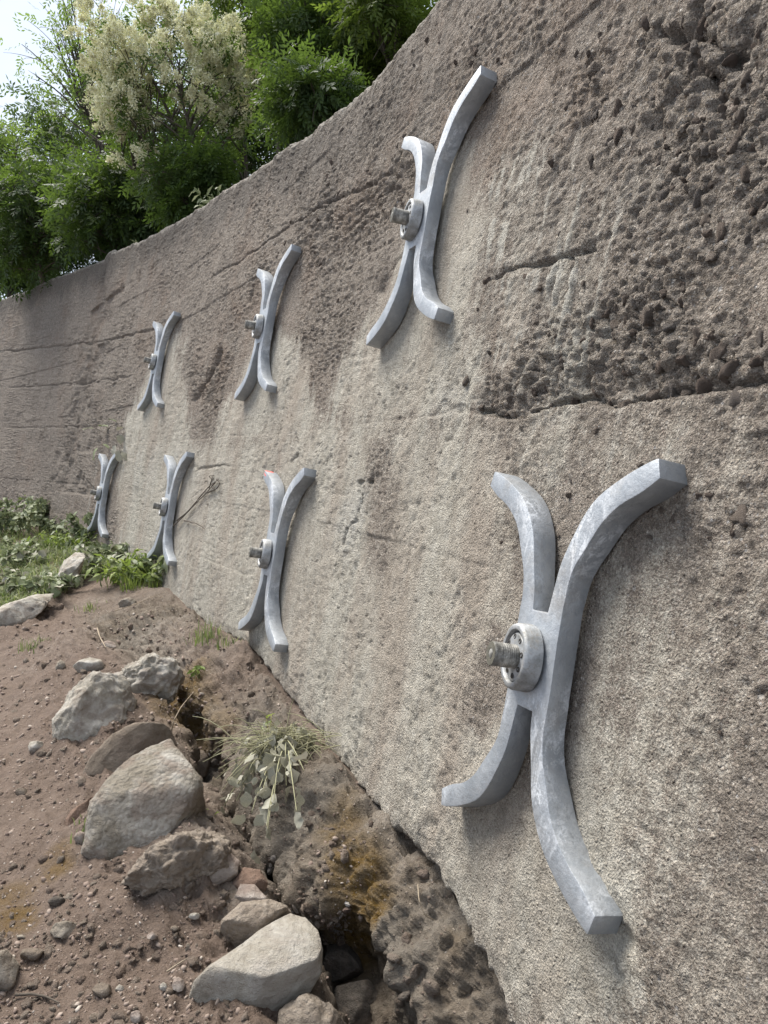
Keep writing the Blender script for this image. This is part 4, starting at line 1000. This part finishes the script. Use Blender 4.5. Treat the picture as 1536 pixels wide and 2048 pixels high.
plant('weed', 'sprig of yellow flowered weed standing tall at the far left under the wall', 'weed', gpt(40, 1055), 5, .62, .2, .06, LS_L, MGSTEM, 4, .1, 9)
for k, (px, py, hh, lab) in enumerate(((30, 1100, .2, 'low weed in the thin grass at the left edge of the bank'), (60, 1125, .22, 'sprawling weed in the middle of the grass bank'), (110, 1100, .25, 'pale sprawling weed just left of the long pale rock edge'), (140, 1075, .3, 'weed behind the top of the long pale rock edge'),
        (20, 1160, .15, 'small weed low on the grass bank by the left edge'), (175, 1100, .25, 'dense weed filling the space right of the long pale rock edge'), (265, 1110, .2, 'weed under the lower anchors between two bigger weeds'), (90, 1165, .12, 'little weed above the whitish outcrop'), (310, 1150, .2, 'thin weed at the left foot of the anchor by the dry twig'))):
    plant('weed', lab, 'weed', gpt(px, py), 14, hh, .45, .1, (LS_W, LS_D, LS_N)[k % 3], MGSTEM, 3, .3, 90 + k, bulk=14, bulkmat=(ML_WEED, ML_WEED, ML_LIME)[k % 3])
# bramble hanging over the bank
B0 = gpt(575, 1500) + np.array([-.01, -.05, .04]); be = empty('bramble', tuple(B0)); tag(be, 'bramble with mud dusted grey leaves hanging over the earth bank at the wall edge', 'bramble')
r = np.random.default_rng(77); st = []
tips = [(440, 1545, -.05), (455, 1590, -.05), (500, 1560, -.08), (545, 1600, -.1), (530, 1650, -.1), (570, 1570, -.08), (605, 1540, -.05), (620, 1500, -.02), (480, 1510, -.05), (590, 1620, -.08), (515, 1480, -.04), (560, 1480, -.05), (555, 1540, -.1), (445, 1610, -.06), (470, 1535, -.08), (610, 1470, -.03), (628, 1490, -.02), (585, 1450, -.03), (530, 1672, -.08), (500, 1625, -.1), (520, 1590, -.12), (480, 1570, -.1)]
for k, (px, py, dz) in enumerate(tips):
    g_ = gpt(px, py); D = g_[1] + dz - .07; tip = at(px, py, D) - B0; a = (r.normal(size=3) * .03)
    mid = tip * .5 + np.array([0, -.05, .09 + .07 * r.random()]); path = bez(a, mid, tip, 9); st.append(tube(path, np.linspace(.0035, .0018, 9), 5))
    for j in range(9):
        p_ = path[8 - min(j, 6)] + r.normal(size=3) * .02
        d_ = np.array([-.25 + .5 * r.normal(), -.35, -.75 + .5 * r.normal()]); put_leaf(be, LS_D[r.integers(4)], p_, d_, .05 * r.uniform(.5, 1.5), r.normal() * 1.2)
for k in range(200):
    a = r.normal(size=3) * np.array([.09, .05, .03]); b = a + r.normal(size=3) * np.array([.14, .09, .1]) + np.array([-.04, -.05, -.02]); st.append(tube(bez(a, (a + b) / 2 + np.array([0, 0, .06]), b, 6), np.linspace(.0022, .001, 6), 4))
for k in range(26):
    a = np.array([r.uniform(-.05, .1), -.08 + r.normal() * .03, -.03]); b = a + np.array([r.normal() * .03, -.02, -r.uniform(.08, .28)]); st.append(tube(bez(a, (a + b) / 2 + np.array([r.normal() * .02, -.02, 0]), b, 6), .0011, 4))
for px0, py0, px1, py1, px2, py2 in ((640, 1500, 560, 1425, 450, 1560), (635, 1510, 545, 1440, 470, 1600), (630, 1520, 560, 1460, 520, 1640), (645, 1490, 600, 1440, 500, 1500)):
    g0_ = gpt(600, 1490)[1] - .12; st.append(tube(bez(at(px0, py0, g0_ + .05) - B0, at(px1, py1, g0_) - B0, at(px2, py2, g0_ - .12) - B0, 14), np.linspace(.0045, .002, 14), 5))
link('stem', mesh_np('stem', *join(st)), plain('dusty_green_stem', (.29, .28, .17), .8), be)
g_ = gpt(535, 1500)
plant('sprout', 'single bent yellow-green shoot rising from the top of the bramble', 'sprout', at(536, 1452, g_[1]), 2, .12, .03, .06, LS_L, plain('yellow_shoot', (.38, .36, .14)), 1, .5, 12)
# grass
def grass(name, pts, n, hgt, label=None, cat=None, mat=ML_GRASS, lean=.5, kind='stuff', seed=3, wid=.0045):
    r = np.random.default_rng(seed); V = []; Q_ = []; R_ = []; o = 0
    for k in range(n):
        c = pts[r.integers(len(pts))] + np.array([r.normal() * .05, r.normal() * .05, 0]); c = drop(c[0], c[1]) if kind == 'stuff' else c
        if c is None: continue
        a = r.uniform(0, 6.28); hh = hgt * r.uniform(.4, 1.2); w_ = wid * r.uniform(.6, 1.4); d_ = np.array([math.cos(a), math.sin(a), 0]); sd_ = np.array([-d_[1], d_[0], 0]) * w_
        l_ = lean * r.uniform(.2, 1.3); p1 = c + np.array([0, 0, hh * .55]) + d_ * hh * l_ * .3; p2 = c + np.array([0, 0, hh * (1 - .3 * l_)]) + d_ * hh * l_
        V += [c - sd_, c + sd_, p1 + sd_ * .8, p1 - sd_ * .8, p2 + sd_ * .1, p2 - sd_ * .1]; Q_ += [(o, o + 1, o + 2, o + 3), (o + 3, o + 2, o + 4, o + 5)]; R_ += [r.random()] * 6; o += 6
    me = mesh_np(name, np.array(V), np.array(Q_)); attr(me, 'rnd', R_); ob = link(name, me, mat)
    return ob
pts = [];
while len(pts) < 700:
    px, py = random.uniform(-60, 230), random.uniform(1040, 1215)
    if py > 1190 - .45 * max(px - 60, 0) + 20 and px > 60: continue
    c = gpt(px, py)
    if c is not None and c[1] < 14: pts.append(c)
gr_ = grass('grass', pts, 6500, .15, seed=5, wid=.005, lean=1.3); gr_['kind'] = 'stuff'
for k, (px, py, n, hh, lab) in enumerate(((410, 1278, 60, .16, 'grass tuft on the earth ledge left of the anchor with the red mark'), (455, 1290, 34, .1, 'sparse grass tuft under the left foot of the anchor with the red mark'),
        (262, 1175, 90, .17, 'spiky grass tuft hanging off the bank under the weeds'), (70, 1290, 50, .1, 'thin dry grass tuft on the red slope at the left'), (180, 1655, 26, .05, 'flattened dry grass under the red-brown slab'), (180, 1215, 40, .1, 'dry grass tuft below the long pale rock edge'),
        (310, 1172, 70, .16, 'bright grass tuft between the weeds below the anchor by the dry twig'))):
    c = gpt(px, py); D = c[1]; o = grass('grass_tuft', [c + np.array([random.gauss(0, .005), random.gauss(0, .005), -.014]) for _ in range(12)], n, hh, kind='tuft', seed=20 + k, wid=.0035, mat=ML_LIME if 'bright' in lab or 'spiky' in lab else ML_GRASS); tag(o, lab, 'grass tuft')
# twigs and roots
def twig(name, label, pts, rad, mat=MTWIG, cat='twig'):
    Pp = np.array(pts); t = np.linspace(0, len(Pp) - 1, 8 * len(Pp)); path = np.stack([np.interp(t, range(len(Pp)), Pp[:, k]) for k in range(3)], -1)
    for _ in range(4): path[1:-1] = (path[:-2] + path[1:-1] * 2 + path[2:]) / 4
    V, Q_ = tube(path, np.linspace(rad, rad * .45, len(path)), 6, .12); o = link(name, mesh_np(name, V, Q_), mat); return tag(o, label, cat)
def gl(L, lift=.01): return [gpt(*q) + np.array([0, -lift * .5, lift]) for q in L]
twig('twig', 'dark thin stick lying on the mud in the bottom left corner', gl([(28, 1990), (60, 1988), (90, 1994), (115, 2006)]), .005, MBARK)
g0 = gpt(337, 1475)
twig('root', 'thin curved root arching over the dark hole beside the angular boulder', [at(337, 1478, 3.75), at(345, 1440, 3.72), at(360, 1412, 3.8), at(385, 1382, 4.0)], .004, cat='root')
twig('root', 'pale thread-like root hanging in a loop from the bank below the wall edge', [at(832, 1770, 2.36), at(834, 1800, 2.3), at(845, 1830, 2.28), at(866, 1842, 2.3)], .0025, cat='root')
twig('twig', 'thin dry stalk lying on the red slope left of the grass tuft', gl([(195, 1260), (200, 1278), (212, 1300)], .03), .006)
twig('twig', 'short straw coloured stick lying left of the largest pale boulder', gl([(330, 1945), (352, 1930), (372, 1918)]), .003)
twig('twig', 'fine dry stem bridging the slope below the weeds', gl([(230, 1228), (270, 1215), (330, 1190)], .04), .004)
# dry climbing twig on the wall
def wl(L, lift=.03): return [wallP(*wall_sv(*q), lift) for q in L]
dt = empty('dry_climber', tuple(wl([(358, 1052)])[0])); tag(dt, 'bare dry climbing twig on the wall between two lower anchors', 'climber')
st = []
for L in ([(352, 1052), (375, 1030), (400, 1005), (420, 985), (438, 965)], [(360, 1040), (385, 1020), (408, 992), (425, 972), (445, 958)], [(375, 1040), (400, 1046), (416, 1056)], [(425, 975), (432, 958), (424, 952), (436, 950)], [(420, 985), (440, 978), (448, 966), (440, 958)], [(438, 965), (430, 972), (436, 980)]):
    Pp = np.array(wl(L)) - np.array(dt.location); t = np.linspace(0, len(Pp) - 1, 24); path = np.stack([np.interp(t, range(len(Pp)), Pp[:, k]) for k in range(3)], -1)
    for _ in range(3): path[1:-1] = (path[:-2] + path[1:-1] * 2 + path[2:]) / 4
    st.append(tube(path, np.linspace(.006, .003, 24), 5, .2))
link('stem', mesh_np('stem', *join(st)), MBARK, dt)
vn = empty('creeper', tuple(wl([(168, 828)])[0])); tag(vn, 'thin trailing creeper with a few green leaves on the wall above the farthest lower anchor', 'creeper')
st = []
for L in ([(168, 826), (185, 845), (205, 858), (225, 868), (245, 880), (252, 905)], [(205, 858), (200, 850), (188, 850)], [(225, 862), (232, 852), (240, 850)]):
    Pp = np.array(wl(L, .06)) - np.array(vn.location); t = np.linspace(0, len(Pp) - 1, 20); path = np.stack([np.interp(t, range(len(Pp)), Pp[:, k]) for k in range(3)], -1)
    for _ in range(2): path[1:-1] = (path[:-2] + path[1:-1] * 2 + path[2:]) / 4
    st.append(tube(path, .005, 4))
link('stem', mesh_np('stem', *join(st)), MBARK, vn)
for px, py, sz, dd in ((210, 852, .2, (.5, -.3, .1)), (198, 856, .16, (-.8, -.3, .1)), (230, 838, .14, (.9, -.2, -.1)), (206, 895, .2, (-.4, -.3, -.8)), (218, 888, .14, (.6, -.3, -.2)), (248, 862, .14, (.4, -.4, .5)), (252, 868, .15, (.2, -.3, -.9)), (244, 890, .16, (-.3, -.4, -.8)), (250, 900, .18, (.2, -.5, -.8)), (256, 905, .15, (.6, -.4, -.5))):
    put_leaf(vn, LS_W[random.randrange(4)] if px < 240 else LS_D[random.randrange(4)], np.array(wl([(px, py)], .07)[0]) - np.array(vn.location), dd, sz * .8)

# ------------------------------------------------------------------ hillside and trees behind the wall
hs = np.linspace(-4, 20, 60); hq = np.array([.3, 1.0, 2.5, 5, 9, 15, 25, 45])
Hs, Hq = np.meshgrid(hs, hq, indexing='ij'); hx, hy, hp = plan(Hs); nx, ny = -np.cos(hp), np.sin(hp)
hz = np.cos(BAT) * vtop(Hs) + CZ - .3 + Hq * .18 + .25 * fbm(Hs, Hq, Hs * 0, 2.5, 3, 801); qq = Hq + vtop(Hs) * math.sin(BAT)
hm = mesh_np('hillside', np.stack([hx - nx * qq, hy - ny * qq, hz], -1).reshape(-1, 3), grid_faces(*Hs.shape))
MHILL = plain('leaf_litter_soil', (.055, .05, .03), .95, .4, 3)
hill = link('hillside', hm, MHILL); hill['kind'] = 'structure'
HB = BVHTree.FromPolygons(np.stack([hx - nx * qq, hy - ny * qq, hz], -1).reshape(-1, 3).tolist(), grid_faces(*Hs.shape).tolist())
def hill_z(x, y):
    h_ = HB.ray_cast(Vector((x, y, 60)), Vector((0, 0, -1))); return h_[0][2] if h_[0] is not None else 5.0

def crown_mesh(centers, dens, lsz, rnd, clump_r, hang=.5, pairs=4, wf=.34):
    """pinnate sprays round clump centres"""
    K = len(centers); n = K * dens
    ci = np.repeat(np.arange(K), dens); c = centers[ci]
    u = rnd.normal(size=(n, 3)); u /= np.linalg.norm(u, axis=1)[:, None]; rr = clump_r[ci] * rnd.random(n) ** .45
    p = c + u * rr[:, None] * np.array([1, 1, .72])
    d = u * .8 + rnd.normal(size=(n, 3)) * .45; d[:, 2] -= hang * .6; d /= np.linalg.norm(d, axis=1)[:, None]
    upv = np.tile([0, 0, 1.], (n, 1)) + rnd.normal(size=(n, 3)) * .5
    sd_ = np.cross(d, upv); sd_ /= np.linalg.norm(sd_, axis=1)[:, None]; nn = np.cross(sd_, d)
    L = lsz * 2.6 * rnd.uniform(.7, 1.25, n)
    VV = []; lr = []
    for k in range(pairs):
        for sg in (-1, 1):
            b = p + d * (L * (k + .6) / (pairs + .5))[:, None]
            ld = d * .55 + sd_ * sg * .85 + rnd.normal(size=(n, 3)) * .16; ld[:, 2] -= .18; ld /= np.linalg.norm(ld, axis=1)[:, None]
            ll = lsz * rnd.uniform(.75, 1.2, n); ws = np.cross(ld, nn); ws /= np.linalg.norm(ws, axis=1)[:, None] + 1e-9
            VV.append(np.stack([b, b + ld * (ll * .5)[:, None] + ws * (ll * wf * .5)[:, None], b + ld * ll[:, None], b + ld * (ll * .5)[:, None] - ws * (ll * wf * .5)[:, None]], 1)); lr.append(rnd.random(n))
    b = p + d * L[:, None] * .95; ld = d; ll = lsz * rnd.uniform(.8, 1.3, n); ws = sd_
    VV.append(np.stack([b, b + ld * (ll * .5)[:, None] + ws * (ll * wf * .5)[:, None], b + ld * ll[:, None], b + ld * (ll * .5)[:, None] - ws * (ll * wf * .5)[:, None]], 1)); lr.append(rnd.random(n))
    V = np.concatenate(VV).reshape(-1, 3); Fc = np.arange(len(V)).reshape(-1, 4)
    me = mesh_np('crown', V, Fc, False); attr(me, 'rnd', np.repeat(np.concatenate(lr), 4)); return me
def tree(name, label, cx, cy, D, rx, ry, rd, mat, seed, K=60, dens=34, lsz=.09, cr=(.28, .5), hang=.5, base_px=None, shell=.55, rad=.06, sparse=False, blossom=None, cat='tree', bark=MBARK, stems=1, group='trees and bushes above the wall'):
    rnd = np.random.default_rng(seed); k_ = D / F
    C = at(cx, cy, D); RX, RZ = rx * k_, ry * k_
    bx, by = (C[0], C[1]) if base_px is None else (at(base_px[0], base_px[1], D)[0], at(base_px[0], base_px[1], D)[1])
    by += .0; bz = hill_z(bx, by)
    e = empty(name, (bx, by, bz)); tag(e, label, cat, group); O = np.array([bx, by, bz])
    u = rnd.normal(size=(K, 3)); u /= np.linalg.norm(u, axis=1)[:, None]; rr = (shell + (1 - shell) * rnd.random(K)) * rnd.uniform(.8, 1.12, K)
    cen = C + u * rr[:, None] * np.array([RX, rd, RZ]) * (1 - .0); cen -= O
    cl = rnd.uniform(cr[0], cr[1], K)
    lim = []; forks = []
    for s_i in range(stems):
        top_ = (C - O) * np.array([1, 1, .9]) + rnd.normal(size=3) * np.array([RX, rd, RZ]) * (.25 if stems == 1 else .5); m1 = top_ * .5 + rnd.normal(size=3) * .12 * RX
        b0 = rnd.normal(size=3) * np.array([.12, .12, 0]) * (stems > 1) + np.array([0, 0, -.4]); pth = bez(b0, m1, top_, 14); lim.append(tube(pth, np.linspace(rad, rad * .3, 14) * rnd.uniform(.7, 1.1), 7, .06)); forks.append(pth)
    for q in range(K):
        pth = forks[rnd.integers(stems)]; tgt = cen[q]; dist = np.linalg.norm(pth - tgt, axis=1) + np.abs(np.linspace(0, 1, 14) - .5) * .2; j = max(3, int(np.argmin(dist)) - 2); a = pth[min(j, 13)]
        mid = (a + tgt) / 2 + np.array([0, 0, .12 * np.linalg.norm(tgt - a)]) + rnd.normal(size=3) * .06
        L_ = bez(a, mid, tgt, 8); lim.append(tube(L_, np.linspace(rad * .32, .006, 8), 5, .05))
        for w_ in range(3 if sparse else 1):
            t2 = tgt + rnd.normal(size=3) * cl[q] * .8; lim.append(tube(bez(L_[5], (L_[6] + t2) / 2, t2, 5), np.linspace(.008, .003, 5), 4))
    link('trunk', mesh_np('trunk', *join(lim)), bark, e)
    link('crown', crown_mesh(cen, dens, lsz, rnd, cl, hang), mat, e)
    if blossom:
        mb, nb, fn = blossom; pc = []
        sel = [q for q in range(K) if fn(cen[q] + O - C, RX, RZ)]
        for _ in range(nb):
            q = sel[rnd.integers(len(sel))]; v = rnd.normal(size=3); v /= np.linalg.norm(v); v[2] = abs(v[2]) * .7 + .1 * rnd.normal(); v[1] -= .55
            pc.append(cen[q] + v * cl[q] * rnd.uniform(.85, 1.3))
        pc = np.array(pc); m = 190; n = len(pc) * m; cc = np.repeat(pc, m, 0); ax = np.repeat(rnd.normal(size=(len(pc), 3)) * .5 + np.array([0, -.3, .5]), m, 0); t = rnd.random((n, 1))
        sz_ = np.repeat(rnd.uniform(.9, 1.8, len(pc)), m)[:, None]
        pp = cc + (ax * (t - .4) * .12 + rnd.normal(size=(n, 3)) * .03 * (1.15 - t)) * sz_
        a = rnd.normal(size=(n, 3)); a /= np.linalg.norm(a, axis=1)[:, None]; b = np.cross(a, rnd.normal(size=(n, 3))); b /= np.linalg.norm(b, axis=1)[:, None]; sz = rnd.uniform(.012, .023, (n, 1))
        V = np.stack([pp - a * sz, pp + b * sz * .45, pp + a * sz, pp - b * sz * .45], 1).reshape(-1, 3)
        bm_ = mesh_np('blossom', V, np.arange(len(V)).reshape(-1, 4), False); attr(bm_, 'rnd', np.repeat(rnd.random(n), 4)); link('blossom', bm_, mb, e)
    return e
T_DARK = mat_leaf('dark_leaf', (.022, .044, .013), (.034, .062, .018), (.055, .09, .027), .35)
T_MID = mat_leaf('mid_leaf', (.032, .06, .016), (.05, .086, .022), (.078, .122, .034), .4)
T_LIGHT = mat_leaf('light_leaf', (.085, .13, .03), (.12, .175, .045), (.18, .23, .07), .45)
T_YEL = mat_leaf('yellow_green_leaf', (.055, .085, .016), (.085, .118, .022), (.12, .15, .03), .42)
MBL = mat_leaf('cream_blossom', (.60, .58, .37), (.72, .69, .47), (.82, .79, .6), .2)
tree('flowering_tree', 'flowering tree covered in cream white blossom panicles, centre of the trees above the wall', 352, 190, 11.0, 165, 165, 1.1, T_MID, 31, 84, 10, .085, (.2, .34), .4, (480, 420), .6, .05, blossom=(MBL, 460, lambda v, a, b: v[1] < .35 and (v[2] > -.4 * b or v[0] < -.2 * a)), stems=6)
tree('bush', 'dark green dense bush at the left, low above the wall crest', 95, 432, 13.8, 135, 115, 1.2, T_DARK, 32, 62, 44, .10, (.3, .5), .7)
tree('bush', 'dark feathery bush below the blossom tree, just above the wall crest', 255, 415, 12.5, 130, 100, 1.1, T_DARK, 33, 60, 44, .10, (.28, .45), .7)
tree('bush', 'small dark bush between the blossom tree and the wall crest', 395, 375, 10.6, 75, 60, .7, T_MID, 34, 34, 40, .085, (.2, .34), .6)
tree('tree', 'tall sparse pale green tree showing branches against the sky, upper left', 185, 150, 16.0, 125, 165, 1.5, T_LIGHT, 35, 62, 8, .10, (.3, .5), .2, (300, 420), .35, .09, True)
tree('tree', 'pale green tree cut by the left picture edge', 5, 320, 17.0, 70, 110, 1.0, T_LIGHT, 36, 34, 24, .11, (.3, .5), .3, None, .4, .08, True)
tree('tree', 'green leafy tree with a slim straight trunk right of the blossom tree', 640, 95, 10.5, 120, 130, 1.1, T_MID, 37, 70, 42, .085, (.26, .42), .5, (543, 330))
tree('bush', 'rounded mid green bush low over the crest right of the blossom tree', 640, 215, 8.6, 90, 55, .8, T_DARK, 38, 40, 46, .075, (.18, .3), .5)
tree('tree', 'yellow-green tree behind the crest at the top right of the trees', 800, 40, 9.6, 90, 90, 1.0, T_YEL, 39, 44, 40, .085, (.24, .4), .4)
tree('tree', 'olive green tree at the top behind the blossom tree', 530, 25, 14.5, 120, 110, 1.4, T_YEL, 40, 56, 30, .11, (.3, .5), .4)
tree('tree', 'dark shaded tree behind the dense left bushes', 180, 330, 19.0, 140, 130, 1.5, T_DARK, 41, 56, 34, .14, (.45, .7), .5)
tree('tree', 'dark shaded tree behind the blossom tree trunk', 480, 230, 16.5, 140, 170, 1.5, T_DARK, 42, 64, 36, .13, (.42, .7), .5)
tree('tree', 'dark shaded tree standing behind the slim straight trunk', 680, 120, 15.0, 150, 170, 1.6, T_DARK, 43, 66, 36, .12, (.4, .65), .5)
tree('tree', 'dark tree at the far left behind the pale edge tree', 20, 450, 20.0, 90, 120, 1.5, T_MID, 44, 40, 36, .14, (.45, .7), .5)
tree('bush', 'dark low bush at the far left end of the crest', 15, 505, 17.0, 80, 50, 1.0, T_DARK, 45, 34, 40, .11, (.3, .5), .6)
# weeds along the crest
for k, (px, py) in enumerate(((60, 572), (255, 482), (395, 400), (420, 388))):
    q = wall_sv(px, py + 6); p_ = wallP(q[0], vtop(q[0]) - .02, -.2)
    plant('weed', ('small weed on the wall crest at its far left end', 'little green weed on the crest over the wall joint', 'narrow leaved plant leaning over the crest beneath the small dark bush', 'grassy plant on the crest just right of the narrow leaved plant')[k], 'weed', p_, 6, (.16, .14, .3, .22)[k], .2, (.1, .09, .1, .08)[k], LS_N if k > 1 else LS_W, MGSTEM, 8, .3, 60 + k)
